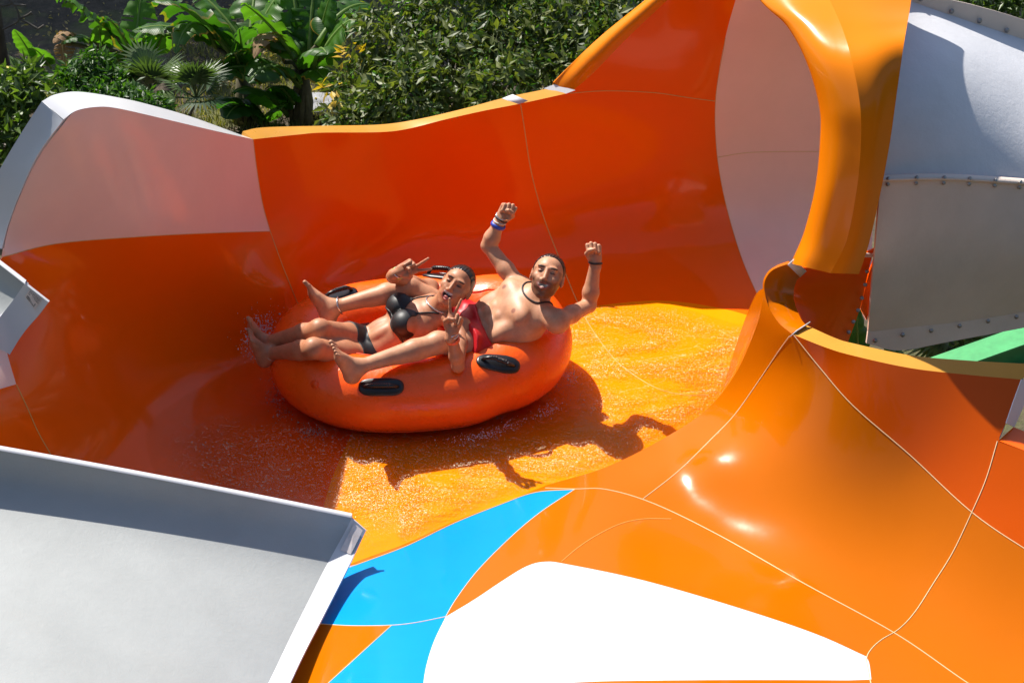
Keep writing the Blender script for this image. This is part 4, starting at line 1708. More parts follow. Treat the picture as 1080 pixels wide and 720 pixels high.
Vs, Fs = Sh.mesh(sh_cut, 2)
sho = obj("shorts", np_mesh("shorts", Vs, Fs), M_shorts, man)
# necklace of dark cord, wrist bands
nb = np.array(m_neck)
ring = []
for a in np.linspace(0, 2 * math.pi, 12, endpoint=False):
    ring.append(nb + fr_m[0] * .085 * math.cos(a) + fr_m[2] * (.085 * math.sin(a) + .012) + fr_m[1] * (.015 - .045 * max(0, math.sin(a))))
strap("necklace", bvh_m, ring, .0045, M_cord, man, True, .003)
fa = (m_wR - m_eR).normalized()
cuff("wristband", m_wR - fa * .032, fa, .034, .0055, M_blueband, man, flat=2.0)
cuff("bracelet", m_wR - fa * .010, fa, .032, .0035, M_pale, man, wob=.003)
cuff("bracelet", m_wR + fa * .008, fa, .032, .004, M_cord, man, wob=.004, seed=3)
cuff("bracelet", m_wR + fa * .020, fa, .033, .0032, M_silver, man, wob=.005, seed=5)
fa = (m_wL - m_eL).normalized()
cuff("bracelet", m_wL - fa * .004, fa, .032, .005, M_cord, man, wob=.002)
la = (m_aR - m_kR).normalized()
cuff("anklet", m_aR - la * .025, la, .042, .0045, M_silver, man, wob=.006)

# ---------------------------------------------------------------- the woman
w_pel, w_neck = Pz(384, 369, .28), Pz(463, 324, .50)
w_sR, w_sL = Pz(453, 304, .49), Pz(487, 345, .47)
w_eR, w_wR = Pz(414, 292, .63), Pz(421, 287, .735)
w_eL, w_wL = Pz(483, 386, .40), Pz(476, 351, .60)
w_hR, w_hL = Pz(389, 361, .28), Pz(380, 378, .28)
w_kR, w_aR = Pz(337, 347, .50), Pz(281, 361, .33)
w_kL, w_aL = Pz(331, 367, .47), Pz(285, 373, .31)
woman = thing("person", "laughing woman in a black bikini making two peace signs at the front of the raft", "person", tuple(w_pel))
B_ = Body(.0031)
fr_w, Lw, Ln_w = torso(B_, w_pel, w_neck, w_sL - w_sR, .16, .15, .09, False)
for S_ in (w_sR, w_sL):
    B_.cone(np.array(w_neck) - fr_w[1] * .03, S_, .042, .04, .045)
B_.cone(np.array(w_neck) - fr_w[1] * .04, Pz(472, 313, .58), .050, .046, .03)
limb_arm(B_, w_sR, w_eR, w_wR, .78)
limb_arm(B_, w_sL, w_eL, w_wL, .78)
limb_leg(B_, w_hR, w_kR, w_aR, .86, scr(.2, -1, -.2))
limb_leg(B_, w_hL, w_kL, w_aL, .86, scr(.2, -1, -.2))
foot(B_, w_aR, scr(-1, -.25, 0), scr(-.22, .86, .42), .88, scr(.3, .2, 1))
foot(B_, w_aL, scr(-1, -.3, 0), scr(-.30, .72, .6), .88, scr(.2, .3, -1))
hc_w = Pz(481, 302, .63)
hM_w = frame(scr(.50, .86, .05), scr(-.22, -.05, 1))
head(B_, hc_w, hM_w, .97, False, 2.0)
hand(B_, w_wR, scr(.90, .40, .25), scr(-.1, -.3, 1), scr(0, -1, 0), .95, 'peace', .86)
hand(B_, w_wL, scr(.28, .95, .1), scr(-.15, 0, 1), scr(-1, .2, 0), .95, 'peace', .86)
Vw, Fw = B_.mesh()
SK_W = (.46, .21, .115)
c_, M_ = hc_w, hM_w
rules = []
for sx in (-1, 1):
    rules += [(lambda V, sx=sx: blob(V, hc_w, hM_w, .95, sx * .031, .035, .023, .006), (.03, .016, .01), .9),
              (lambda V, sx=sx: blob(V, hc_w, hM_w, .95, sx * .031, .011, .019, .011), (.25, .10, .06), .6),
              (lambda V, sx=sx: blob(V, hc_w, hM_w, .95, sx * .031, .010, .017, .0045), (.015, .01, .008), .95)]
rules += [(lambda V: blob(V, hc_w, hM_w, .95, 0, -.060, .038, .029), (.50, .13, .12), .85),
          (lambda V: blob(V, hc_w, hM_w, .95, 0, -.060, .032, .024), (.05, .012, .012), 1),
          (lambda V: blob(V, hc_w, hM_w, .95, 0, -.047, .029, .0085, curv=5), (.88, .86, .82), 1),
          (lambda V: blob(V, hc_w, hM_w, .95, 0, -.073, .019, .013), (.66, .24, .22), 1)]
obj("body", np_mesh("body", Vw, Fw, tint_fn(Vw, SK_W, rules)), M_skin, woman)
bvh_w = BVHTree.FromPolygons(Vw.tolist(), Fw.tolist())
Nw = normals(Vw, Fw)


def woman_cut(x, y, z):
    z = z - .015
    return np.maximum((z - .38 * (y - .09) - .040) * .9 + .12 * np.abs(x), -(y + .05) + np.clip(z + .02, 0, 1) * 1.2)


Vh, Fh = hair_mesh(hc_w, hM_w, .95, woman_cut, .006, (0, .04, -.128, .034))
obj("hair", np_mesh("hair", Vh, Fh), M_hair, woman)
# bikini
lw_, uw_, fw_ = fr_w
thigh_free = np.ones(len(Vw), bool)
for H_, K_ in ((w_hR, w_kR), (w_hL, w_kL)):
    d_ = np.array(K_ - H_)
    thigh_free &= ((Vw - np.array(H_)) @ d_) / (d_ @ d_) < .47
X_ = (Vw - np.array(w_pel)) @ fr_w.T
for s in (-1, 1):
    bx, by = s * .068, .61 * Ln_w
    dx, dy = (X_[:, 0] - bx) * 1.0, X_[:, 1] - by
    k_ = (dy > -.060) & (dy < .088 - 1.0 * np.abs(dx + s * .012)) & (X_[:, 2] > .025) & (X_[:, 2] < .165) & (np.abs(dx) < .092)
    region_shell("bikini_top", Vw, Fw, Nw, k_, .004, M_bikini, woman)
    strap("bikini_strap", bvh_w, [Lw(s * .056, .77, .09), Lw(s * .062, .88, .06), Lw(s * .055, .97, .02), Lw(s * .02, 1.03, -.05)], .0045, M_bikini, woman)
under = []
for a in np.linspace(0, 2 * math.pi, 16, endpoint=False):
    under.append(Lw(.15 * math.cos(a), .485, .12 * math.sin(a)))
strap("bikini_band", bvh_w, under, .005, M_bikini, woman, True)
hip = (X_[:, 1] < .078) & (X_[:, 1] > -.125 + .60 * np.abs(X_[:, 0])) & (X_[:, 1] > -.13) & (np.abs(X_[:, 0]) < .19) & thigh_free
back_ = (X_[:, 1] < .078) & (X_[:, 1] > -.12 + .55 * np.abs(X_[:, 0])) & (X_[:, 2] < -.04) & (np.abs(X_[:, 0]) < .17)
region_shell("bikini_bottom", Vw, Fw, Nw, hip | back_, .004, M_bikini, woman)
ring = []
nb = np.array(w_neck)
for a in np.linspace(0, 2 * math.pi, 12, endpoint=False):
    ring.append(nb + fr_w[0] * .075 * math.cos(a) + fr_w[2] * (.075 * math.sin(a) + .012) + fr_w[1] * (.015 - .045 * max(0, math.sin(a))))
strap("necklace", bvh_w, ring, .0035, M_silver, woman, True, .003)
fa = (w_wR - w_eR).normalized()
cuff("wristband", w_wR - fa * .028, fa, .029, .0045, M_greenband, woman, flat=1.8)
cuff("bracelet", w_wR - fa * .008, fa, .028, .0035, M_silver, woman, wob=.006)
cuff("bracelet", w_wR + fa * .006, fa, .028, .0035, M_silver, woman, wob=.008, seed=4)
fa = (w_wL - w_eL).normalized()
cuff("wristband", w_wL - fa * .042, fa, .030, .0055, M_redband, woman, flat=2.0)
cuff("bracelet", w_wL - fa * .020, fa, .028, .004, M_pale, woman, wob=.003)
cuff("bracelet", w_wL - fa * .006, fa, .028, .0035, M_silver, woman, wob=.005, seed=2)
la = (w_aL - w_kL).normalized()
cuff("anklet", w_aL - la * .02, la, .038, .003, M_silver, woman, wob=.005)
# ------------------------------------------------------------------ running water, foam and spray
def water_mat(name, foamy=.0, fine=85):
    m = bpy.data.materials.new(name)
    m.use_nodes = True
    nt = m.node_tree
    nt.nodes.clear()
    out = nt.nodes.new("ShaderNodeOutputMaterial")
    tr = nd(nt, "ShaderNodeBsdfTransparent")
    tr.inputs[0].default_value = (.97, .95, .90, 1)
    gl = nd(nt, "ShaderNodeBsdfGlossy")
    gl.inputs["Roughness"].default_value = .16
    fo = nd(nt, "ShaderNodeBsdfDiffuse")
    fo.inputs[0].default_value = (.90, .78, .5, 1)
    tc = nd(nt, "ShaderNodeTexCoord")
    mp = nd(nt, "ShaderNodeMapping")
    mp.inputs["Rotation"].default_value = (0, 0, R(24))
    mp.inputs["Scale"].default_value = (.45, 1, 1)
    nt.links.new(tc.outputs["Object"], mp.inputs[0])
    a = noise(nt, 9, 4, .6, vec=mp.outputs[0], dist=.8)
    b_ = noise(nt, fine, 2, .75, vec=tc.outputs["Object"], dist=.4)
    big = noise(nt, 2.3, 4, .6, vec=mp.outputs[0], dist=1.0)
    big2 = noise(nt, 3.1, 3, .6, vec=mp.outputs[0], dist=1.5)
    rough = ramp(nt, big.outputs[0], [(.36, (.12,) * 3), (.50, (1,) * 3)]).outputs[0]      # patches of broken water
    h = mk(nt, 'ADD', a.outputs[0], mk(nt, 'MULTIPLY', mk(nt, 'MULTIPLY', b_.outputs[0], .55), rough))
    bp = nd(nt, "ShaderNodeBump")
    bp.inputs["Strength"].default_value = .6
    bp.inputs["Distance"].default_value = .016
    nt.links.new(h, bp.inputs["Height"])
    nt.links.new(bp.outputs[0], gl.inputs["Normal"])
    fr = nd(nt, "ShaderNodeFresnel")
    fr.inputs[0].default_value = 1.33
    nt.links.new(bp.outputs[0], fr.inputs["Normal"])
    mx = nd(nt, "ShaderNodeMixShader")
    ed = nd(nt, "ShaderNodeAttribute", attribute_name="tint")
    es = nd(nt, "ShaderNodeSeparateColor")
    nt.links.new(ed.outputs["Color"], es.inputs[0])
    nt.links.new(mk(nt, 'MULTIPLY', fr.outputs[0], es.outputs[0]), mx.inputs[0])
    nt.links.new(tr.outputs[0], mx.inputs[1])
    nt.links.new(gl.outputs[0], mx.inputs[2])
    # foam: grains within the broken patches, and drawn-out streaks
    grains = ramp(nt, b_.outputs[0], [(.56 - foamy, (0,) * 3), (.66 - foamy, (1,) * 3)]).outputs[0]
    st = ramp(nt, mk(nt, 'ABSOLUTE', mk(nt, 'SUBTRACT', big2.outputs[0], .5)), [(.0, (1,) * 3), (.014, (0,) * 3)]).outputs[0]
    g1 = mk(nt, 'MULTIPLY', mk(nt, 'MULTIPLY', grains, rough), .34)
    g2 = mk(nt, 'MULTIPLY', mk(nt, 'MULTIPLY', st, ramp(nt, b_.outputs[0], [(.42, (0,) * 3), (.6, (1,) * 3)]).outputs[0]), .2)
    ff = mk(nt, 'MULTIPLY', mk(nt, 'MINIMUM', mk(nt, 'ADD', g1, g2), .8), es.outputs[0])
    mx2 = nd(nt, "ShaderNodeMixShader")
    nt.links.new(ff, mx2.inputs[0])
    nt.links.new(mx.outputs[0], mx2.inputs[1])
    nt.links.new(fo.outputs[0], mx2.inputs[2])
    nt.links.new(mx2.outputs[0], out.inputs[0])
    return m


M_water = water_mat("running_water")
wpoly = catmull([(300, 352), (350, 330), (420, 322), (520, 318), (600, 322), (700, 322), (770, 340), (805, 352), (786, 398), (752, 438), (702, 466), (645, 496), (590, 512), (540, 525), (500, 542), (460, 560), (425, 575), (380, 592), (335, 596), (300, 600), (250, 575), (200, 545), (165, 500), (155, 470), (158, 446), (190, 420), (235, 396), (265, 370)], 8, True)
vw, tw = triangulate(wpoly, [], 8)
pw = A.pos(vw[:, 0], vw[:, 1])
nw = A.nrm(vw[:, 0], vw[:, 1])
edge = np.clip(dist_to_lines(vw, [np.vstack([wpoly, wpoly[:1]])]) / 14, 0, 1)
rip = .5 + .5 * np.sin(pw[:, 0] * 21 + 3 * np.sin(pw[:, 1] * 9)) * np.sin(pw[:, 1] * 26 + 2 * np.sin(pw[:, 0] * 7))
pw = pw + nw * ((.003 + edge * (.012 + .006 * rip))[:, None])
wme = mesh("water", pw.tolist(), tw.tolist())
fade = np.clip(dist_to_lines(vw, [np.vstack([wpoly, wpoly[:1]])]) / 55, 0, 1)
fade = np.where(vw[:, 0] > 420, np.clip(fade * 3, 0, 1), fade ** 1.3)       # the film thins out up the left bank
wat = wme.color_attributes.new("tint", 'FLOAT_COLOR', 'POINT')
wat.data.foreach_set("color", np.c_[fade, fade, fade, np.ones(len(fade))].astype(np.float32).ravel())
wo = structure(obj("water", wme, M_water))

# broken crest round the raft's waterline
def foam_mat():
    m = bpy.data.materials.new("white_foam")
    m.use_nodes = True
    nt = m.node_tree
    b = nt.nodes["Principled BSDF"]
    b.inputs["Base Color"].default_value = (.85, .84, .84, 1)
    b.inputs["Roughness"].default_value = .25
    b.inputs["Transmission Weight"].default_value = .25
    b.inputs["IOR"].default_value = 1.33
    return m


M_foam = foam_mat()


def droplets(name, pts, rad, label, cat):
    V, Fc = [], []
    ico = bmesh.new()
    bmesh.ops.create_icosphere(ico, subdivisions=1, radius=1)
    iv = np.array([v.co[:] for v in ico.verts])
    jf = [tuple(v.index for v in f.verts) for f in ico.faces]
    ico.free()
    for p, r in zip(pts, rad):
        b0 = len(V)
        st_ = np.array([rng.uniform(.7, 1.5), rng.uniform(.7, 1.2), rng.uniform(.7, 1.4)])
        V += (iv * r * st_ + np.array(p)).tolist()
        Fc += [tuple(b0 + i for i in f) for f in jf]
    o = obj(name, mesh(name, V, Fc), M_foam)
    o["label"] = label
    o["category"] = cat
    o["kind"] = "stuff"
    return o


pts, rad = [], []
patches = rng.uniform(0, 2 * math.pi, 26)
for i in range(2200):                                  # along the waterline, in broken patches
    a = patches[i % 26] + rng.normal(0, .07)
    c, r = raft_centre(a)
    o = (c - Vector((RC.x, RC.y, c.z))).normalized()
    q = c + o * (r * rng.uniform(.62, .98) + abs(rng.normal(0, .03)))
    if q.y > RC.y + .1 and q.x > RC.x - .3:
        continue
    pts.append((q.x, q.y, .012 + abs(rng.normal(0, .010))))
    rad.append(abs(rng.normal(0, .0013)) + .0006)
droplets("foam", pts, rad, "white foam broken along the waterline of the orange raft", "foam")
pts, rad = [], []
for i in range(1500):                                   # thrown up at the front of the raft by the feet
    t = rng.uniform(0, 1)
    p = Pz(290 - 20 * t + rng.normal(0, 6), 318 + 55 * t + rng.normal(0, 7), .12 + .08 * rng.random())
    pts.append(tuple(p + Vector((rng.normal(-.01, .03), rng.normal(0, .03), abs(rng.normal(0, .05))))))
    rad.append(abs(rng.normal(0, .0018)) + .0006)
droplets("spray", pts, rad, "water spray thrown up at the front of the raft beside the feet", "spray")
# ------------------------------------------------------------------ plants
def leaf_mat(name, c0, c1, vein=None, trans=.4, rough=.38, use_uv=False):
    m, nt, b, out = new_mat(name)
    at = nd(nt, "ShaderNodeAttribute", attribute_name="tint")
    sep = nd(nt, "ShaderNodeSeparateColor")
    nt.links.new(at.outputs["Color"], sep.inputs[0])
    col = ramp(nt, sep.outputs[0], [(0, c0), (1, c1)]).outputs[0]
    if use_uv:
        tc = nd(nt, "ShaderNodeTexCoord")
        sx = nd(nt, "ShaderNodeSeparateXYZ")
        nt.links.new(tc.outputs["UV"], sx.inputs[0])
        # parallel side veins and pale midrib
        wv = mk(nt, 'ABSOLUTE', mk(nt, 'SINE', mk(nt, 'ADD', mk(nt, 'MULTIPLY', sx.outputs[0], 160), mk(nt, 'MULTIPLY', mk(nt, 'ABSOLUTE', sx.outputs[1]), 10))))
        col = mixc(nt, mk(nt, 'MULTIPLY', wv, .22), col, tuple(x * .55 for x in c0))
        mid = ramp(nt, mk(nt, 'ABSOLUTE', sx.outputs[1]), [(.03, (1,) * 3), (.08, (0,) * 3)]).outputs[0]
        col = mixc(nt, mid, col, vein)
        # yellowed, browned margin on the older leaves
        n = noise(nt, 9, 4, .6)
        ed = mk(nt, 'MULTIPLY', mk(nt, 'GREATER_THAN', mk(nt, 'ADD', mk(nt, 'ABSOLUTE', sx.outputs[1]), mk(nt, 'MULTIPLY', n.outputs[0], .3)), 1.06), sep.outputs[1])
        col = mixc(nt, ed, col, (.42, .25, .04))
        bump(nt, b, wv, .25, .004)
    nt.links.new(col, b.inputs["Base Color"])
    b.inputs["Roughness"].default_value = rough
    t = nd(nt, "ShaderNodeBsdfTranslucent")
    tcol = mixc(nt, 1.0, col, (1.5, 1.65, .5), 'MULTIPLY')
    nt.links.new(tcol, t.inputs[0])
    mx = nd(nt, "ShaderNodeMixShader")
    mx.inputs[0].default_value = trans
    nt.links.new(b.outputs[0], mx.inputs[1])
    nt.links.new(t.outputs[0], mx.inputs[2])
    nt.links.new(mx.outputs[0], out.inputs[0])
    return m


M_banana = leaf_mat("banana_leaf", (.022, .09, .010), (.095, .23, .022), (.22, .32, .09), .5, .42, True)
M_dead = leaf_mat("dead_leaf", (.17, .085, .035), (.36, .23, .12), (.4, .3, .15), .3, .8, True)
M_tree = leaf_mat("tree_leaf", (.032, .06, .010), (.17, .195, .045), None, .34, .5)
M_shrub = leaf_mat("shrub_leaf", (.032, .072, .012), (.13, .20, .042), None, .38, .45)
M_fine = leaf_mat("fine_shrub_leaf", (.02, .07, .008), (.08, .18, .02), None, .42, .45)
M_fan = leaf_mat("fan_palm_leaf", (.025, .055, .025), (.09, .14, .05), None, .3, .4)
M_bark = plain("grey_bark", (.10, .085, .07), .9, 0, .4, 12)
M_stem = plain("banana_stem", (.10, .085, .04), .8, 0, .5, 9)
M_petal = plain("yellow_petal", (.75, .60, .16), .6)
M_rock = plain("grey_stone", (.26, .26, .28), .9, 0, .35, 8)


def tint_mesh(name, V, Fc, tint, uv=None):
    me = mesh(name, V, Fc)
    at = me.color_attributes.new("tint", 'FLOAT_COLOR', 'POINT')
    at.data.foreach_set("color", np.asarray(tint, np.float32).ravel())
    if uv is not None:
        ul = me.uv_layers.new(name="UVMap")
        li = np.zeros(len(me.loops), np.int32)
        me.loops.foreach_get("vertex_index", li)
        ul.data.foreach_set("uv", np.asarray(uv, np.float32)[li].ravel())
    return me


def banana_leaf(base, tip, width, arch=.25, roll=0.0, tears=3, tone=.5, old=0.0, mat=None, parent=None, seed=0, name="leaf"):
    """long paddle blade on an arched midrib, folded along it, torn between the side veins"""
    r = random.Random(seed)
    base, tip = Vector(base), Vector(tip)
    ln = (tip - base).length
    ctl = base.lerp(tip, .5) + Vector((0, 0, ln * arch * 1.6))
    n = 34
    cut = sorted(r.uniform(.2, .95) for _ in range(tears * 2))
    V, Fc, T, U = [], [], [], []
    view = Vector((r.uniform(-.3, .3), -.55, .8))
    rows = {}

    def rib(t):
        return base * (1 - t) ** 2 + ctl * 2 * t * (1 - t) + tip * t * t
    for side in (-1, 1):
        sag_seg = {}
        for i in range(n + 1):
            t = i / n
            p = rib(t)
            d = (rib(min(1, t + .02)) - rib(max(0, t - .02))).normalized()
            up_ = (Vector((0, 0, 1)) - d * d.z)
            up_ = up_.normalized() if up_.length > .15 else (view - d * view.dot(d)).normalized()
            s = d.cross(up_).normalized()
            if roll:
                q = Matrix.Rotation(roll, 3, d)
                s, up_ = q @ s, q @ up_
            w_ = width * (max(0, math.sin(math.pi * min(1, (t - .10) / .90) ** .62)) ** .55 if t > .10 else .03)
            if t > .985:
                w_ *= .3
            seg = sum(1 for c in cut if c < t)
            if seg not in sag_seg:
                sag_seg[seg] = r.uniform(-.25, .12)
            ang = .30 + sag_seg[seg] * (1 if tears else .3) + .06 * math.sin(t * 40 + side)
            row = []
            for j in range(5):
                f = j / 4
                edge_w = w_ * f * (1 + .03 * math.sin(t * 55 + side * 2))
                lift = math.sin(ang) * edge_w - edge_w * f * f * .42
                row.append(len(V))
                V.append(p + s * side * edge_w * math.cos(ang) + up_ * lift)
                T.append((min(1, max(0, tone + r.uniform(-.05, .05))), old, 0, 1))
                U.append((t, f * side))
            rows[(side, i)] = (row, seg)
        for i in range(n):
            (r0, s0), (r1, s1) = rows[(side, i)], rows[(side, i + 1)]
            for j in range(4):
                if s0 != s1 and j >= 1 and r.random() < .85:
                    continue
                Fc.append((r0[j], r0[j + 1], r1[j + 1], r1[j]) if side > 0 else (r0[j + 1], r0[j], r1[j], r1[j + 1]))
    k = len(V)
    tv, tf = tube([rib(t) for t in np.linspace(0, .97, 16)], [.024 * (1 - .8 * t) * (width / .2) for t in np.linspace(0, 1, 16)], 6)
    V += tv
    Fc += [tuple(k + i for i in f) for f in tf]
    T += [(.9, 0, 0, 1)] * len(tv)
    U += [(0, 0)] * len(tv)
    return obj(name, tint_mesh(name, V, Fc, T, U), mat or M_banana, parent)


def banana(px, py, crown, label, leaves, seed, stem_r=.09):
    """leaves: (base px, tip px, width px, arch, dy, roll, tears, tone, old, dead)"""
    g = Pz(px, py, GZ)
    t = thing("banana_plant", label, "banana plant", tuple(g), "banana plants behind the slide")
    c = Py(crown[0], crown[1], g.y)
    mid = g.lerp(c, .5) + Vector((.02, 0, 0))
    mb = MB().tube([g, mid, c], [stem_r * 1.25, stem_r, stem_r * .55], 12)
    r = random.Random(seed)
    for k in range(5):
        a = r.uniform(0, 6.28)
        q = g + Vector((math.cos(a), math.sin(a), 0)) * stem_r
        mb.tube([q, q.lerp(c, .4) + Vector((math.cos(a), math.sin(a), 0)) * .06, c], [.03, .03, .012], 6)
    mb.build("stem", M_stem, t)
    for k, (b0, t0, w_, arch, dy, roll, tears, tone, old, dead) in enumerate(leaves):
        B0 = Py(b0[0], b0[1], g.y + r.uniform(-.15, .1))
        T0 = Py(t0[0], t0[1], g.y + dy)
        sc = depth(B0) / F * 2.0
        banana_leaf(B0, T0, w_ * sc, arch, roll, tears, tone, old, M_dead if dead else M_banana, t, seed * 50 + k, "dead_leaf" if dead else "leaf")
        if (B0 - c).length > .15:
            obj("leaf_stalk", mesh("leaf_stalk", *tube([c, c.lerp(B0, .5) + Vector((0, 0, .06)), B0], [.035, .026, .02], 7)), M_stem, t)
    return t


GZ = -2.5
banana(318, 134, (320, 78), "banana plant with upright backlit leaves left of the dense bush", [
    ((317, 72), (255, 3), 13, .12, -.3, .5, 3, .85, 0, 0), ((326, 58), (332, -22), 15, .05, .3, 0, 2, .25, 0, 0), ((320, 60), (306, -24), 17, .1, .4, -.3, 5, .55, 0, 0),
    ((338, 62), (384, 18), 13, .2, -.3, .4, 3, .7, .3, 0), ((334, 48), (392, 6), 14, .22, .5, .3, 2, .2, .8, 0), ((334, 60), (349, -6), 10, .1, .0, .9, 2, .5, 0, 0),
    ((316, 92), (262, 88), 15, .34, -.6, -.2, 2, .25, .2, 0), ((284, 84), (219, 86), 13, .25, -.4, -.1, 2, .15, .5, 0), ((312, 62), (290, 10), 16, .1, .6, .2, 4, .3, 0, 0),
    ((330, 76), (345, 58), 12, .25, -.6, 0, 1, .4, 0, 0), ((304, 122), (247, 97), 14, .2, -.5, .2, 1, .2, 0, 0), ((310, 110), (286, 92), 10, .2, -.4, .1, 1, .1, 0, 0), ((318, 80), (350, 98), 9, .35, -.3, .2, 2, .55, 1, 0), ((300, 66), (268, 62), 8, .5, -.5, .3, 4, .6, 0, 1)], 1)
banana(256, 128, (254, 80), "banana plant with two long leaves arching left over the fan palms", [
    ((254, 70), (160, 2), 19, .20, -.5, .35, 3, .20, .3, 0), ((232, 52), (139, 33), 13, .18, -.2, .2, 2, .25, .1, 0), ((258, 50), (200, -14), 14, .12, .3, .4, 3, .45, 0, 0), ((228, 50), (185, 57), 11, .45, -.7, 0, 2, .6, 1, 0),
    ((258, 76), (252, 30), 12, .06, -.5, .8, 3, .30, 0, 0), ((262, 60), (270, -16), 16, .06, .6, 0, 3, .35, 0, 0), ((262, 60), (298, -10), 13, .12, .2, -.4, 4, .75, 0, 0), ((256, 84), (243, 58), 9, .2, -.6, .5, 2, .5, .8, 0),
    ((270, 126), (228, 106), 13, .2, -.5, .2, 1, .12, 0, 0), ((276, 134), (238, 126), 12, .3, -.6, 0, 1, .1, 0, 0), ((280, 134), (300, 112), 9, .1, -.6, .4, 1, .4, 0, 0)], 2)
banana(146, 116, (146, 74), "banana plant leaning left with one broad striped leaf against the dark", [
    ((122, 38), (56, -6), 15, .10, -.2, .5, 4, .60, 0, 0), ((147, 74), (112, 19), 13, .16, -.5, -.3, 2, .3, .4, 0), ((108, 56), (104, 27), 6, .04, -.4, 0, 0, .9, 0, 0), ((100, 46), (64, 47), 7, .3, -.2, .1, 1, .25, 0, 0),
    ((142, 60), (150, -10), 10, .06, .2, .2, 3, .75, 0, 0), ((150, 56), (160, 38), 9, .2, -.6, .3, 2, .8, .2, 0), ((162, 66), (186, 44), 8, .3, -.5, -.2, 2, .85, .1, 0), ((140, 78), (112, 60), 10, .1, -.5, .6, 2, .35, 1, 0), ((128, 60), (92, 14), 9, .06, .3, .6, 2, .45, 0, 0),
    ((82, 40), (56, 46), 7, .35, -.2, .2, 3, .5, 0, 1), ((66, 44), (68, 70), 6, .1, -.2, .3, 3, .4, 0, 1)], 3)
banana(46, 110, (46, 78), "young banana shoot with two short pale leaves at the far left", [
    ((36, 64), (15, 31), 6, .06, -.2, .3, 0, .9, 0, 0), ((54, 72), (32, 50), 6, .10, -.3, .2, 0, .8, 0, 0), ((50, 70), (44, 52), 5, .1, 0, .3, 0, .5, 0, 0)], 4, .05)


def scatter_leaves(cen, rad, n, size, tone=(0, 1), shell=.55, aspect=.42, droop=.3, seed=1, clump=0):
    """leaf-sized faces through one or several ellipsoids; returns V, F, tint"""
    g = np.random.default_rng(seed)
    cen, rad = np.atleast_2d(cen), np.atleast_2d(rad)
    vol = rad.prod(1) ** (2 / 3)
    w_ = g.choice(len(cen), n, p=vol / vol.sum())
    d = g.normal(size=(n, 3))
    d /= np.linalg.norm(d, axis=1)[:, None]
    rr = shell + (1 - shell) * g.random(n) ** .7
    if clump:
        cd_ = g.normal(size=(clump, 3))
        cd_ /= np.linalg.norm(cd_, axis=1)[:, None]
        ci = g.integers(0, clump, n)
        d = cd_[ci] + g.normal(size=(n, 3)) * .16
        rr = (shell + (1 - shell) * g.random(clump) ** .6)[ci] * (1 + g.normal(size=n) * .06)
    p = cen[w_] + d * rad[w_] * rr[:, None]
    out_ = d / (np.linalg.norm(d, axis=1)[:, None] + 1e-9)
    a = out_ * .7 + g.normal(size=(n, 3)) * .7
    a[:, 2] -= droop
    a /= np.linalg.norm(a, axis=1)[:, None]
    nn = out_ * .6 + g.normal(size=(n, 3)) * .6 + np.array([0, 0, .5])
    s = np.cross(a, nn)
    s /= np.linalg.norm(s, axis=1)[:, None] + 1e-9
    nn = np.cross(s, a)
    L = size * g.uniform(.65, 1.3, n)
    W_ = L * aspect * g.uniform(.8, 1.2, n)
    fold = L * g.uniform(.02, .12, n)
    v0 = p
    v1 = p + a * (L * .45)[:, None] + s * (W_ * .5)[:, None] + nn * fold[:, None]
    v2 = p + a * L[:, None] - nn * (fold * .8)[:, None]
    v3 = p + a * (L * .45)[:, None] - s * (W_ * .5)[:, None] + nn * fold[:, None]
    vm = p + a * (L * .5)[:, None]
    V = np.stack([v0, v1, v2, v3, vm], 1).reshape(-1, 3)
    b = np.arange(n)[:, None] * 5
    Fc = np.stack([np.c_[b + 0, b + 1, b + 4], np.c_[b + 1, b + 2, b + 4], np.c_[b + 2, b + 3, b + 4], np.c_[b + 3, b + 0, b + 4]], 1).reshape(-1, 3)
    tn = g.uniform(tone[0], tone[1], n) ** 1.4
    T = np.repeat(np.c_[tn, np.zeros(n), np.zeros(n), np.ones(n)], 5, axis=0)
    return V, Fc, T


def crown(name, mat, parent, *a, **k):
    V, Fc, T = scatter_leaves(*a, **k)
    return obj(name, tint_mesh(name, V.tolist(), Fc.tolist(), T), mat, parent, smooth=False)


def limbs(base, tops, r0, parent, name="trunk", seed=0, mat=None):
    r = random.Random(seed)
    mb = MB()
    base = Vector(base)
    for q in tops:
        q = Vector(q)
        m1 = base.lerp(q, .35) + Vector((r.uniform(-.15, .15), r.uniform(-.1, .1), r.uniform(0, .15)))
        m2 = base.lerp(q, .7) + Vector((r.uniform(-.15, .15), r.uniform(-.1, .1), 0))
        pts = catmull([tuple(base), tuple(m1), tuple(m2), tuple(q)], 5)
        mb.tube(pts, list(np.linspace(r0, r0 * .15, len(pts))), 7)
    return mb.build(name, mat or M_bark, parent)


# dense broad bush, from the banana plants to the slide
g0 = Pz(520, 100, GZ)
t = thing("bush", "dense dark glossy-leaved bush behind the orange back wall", "bush", tuple(g0))
cens, rads = [], []
for px, py, rp, dy in ((380, 92, 34, .2), (420, 40, 46, .4), (400, 120, 40, -.4), (470, 70, 55, 0), (480, 10, 55, .6), (545, 45, 55, .2), (530, 90, 40, -.5), (600, 25, 50, .3), (610, 70, 40, -.2), (660, 15, 40, .4), (430, 100, 45, -.5), (365, 125, 22, -.5), (560, -10, 50, .8), (640, 45, 40, 0)):
    c = Py(px, py, 6.6 + dy)
    k = rp * depth(c) / F
    cens.append(tuple(c))
    rads.append((k, k * .9, k * .85))
crown("crown", M_tree, t, cens, rads, 11000, .105, (0, 1), .45, .40, .35, 11, 260)
limbs(Pz(500, 96, GZ), [tuple(np.array(c)) for c in cens], .07, t, "trunk", 3)
crown("young_foliage", M_fine, t, cens, rads, 4500, .06, (.3, 1), .62, .38, .2, 12, 300)
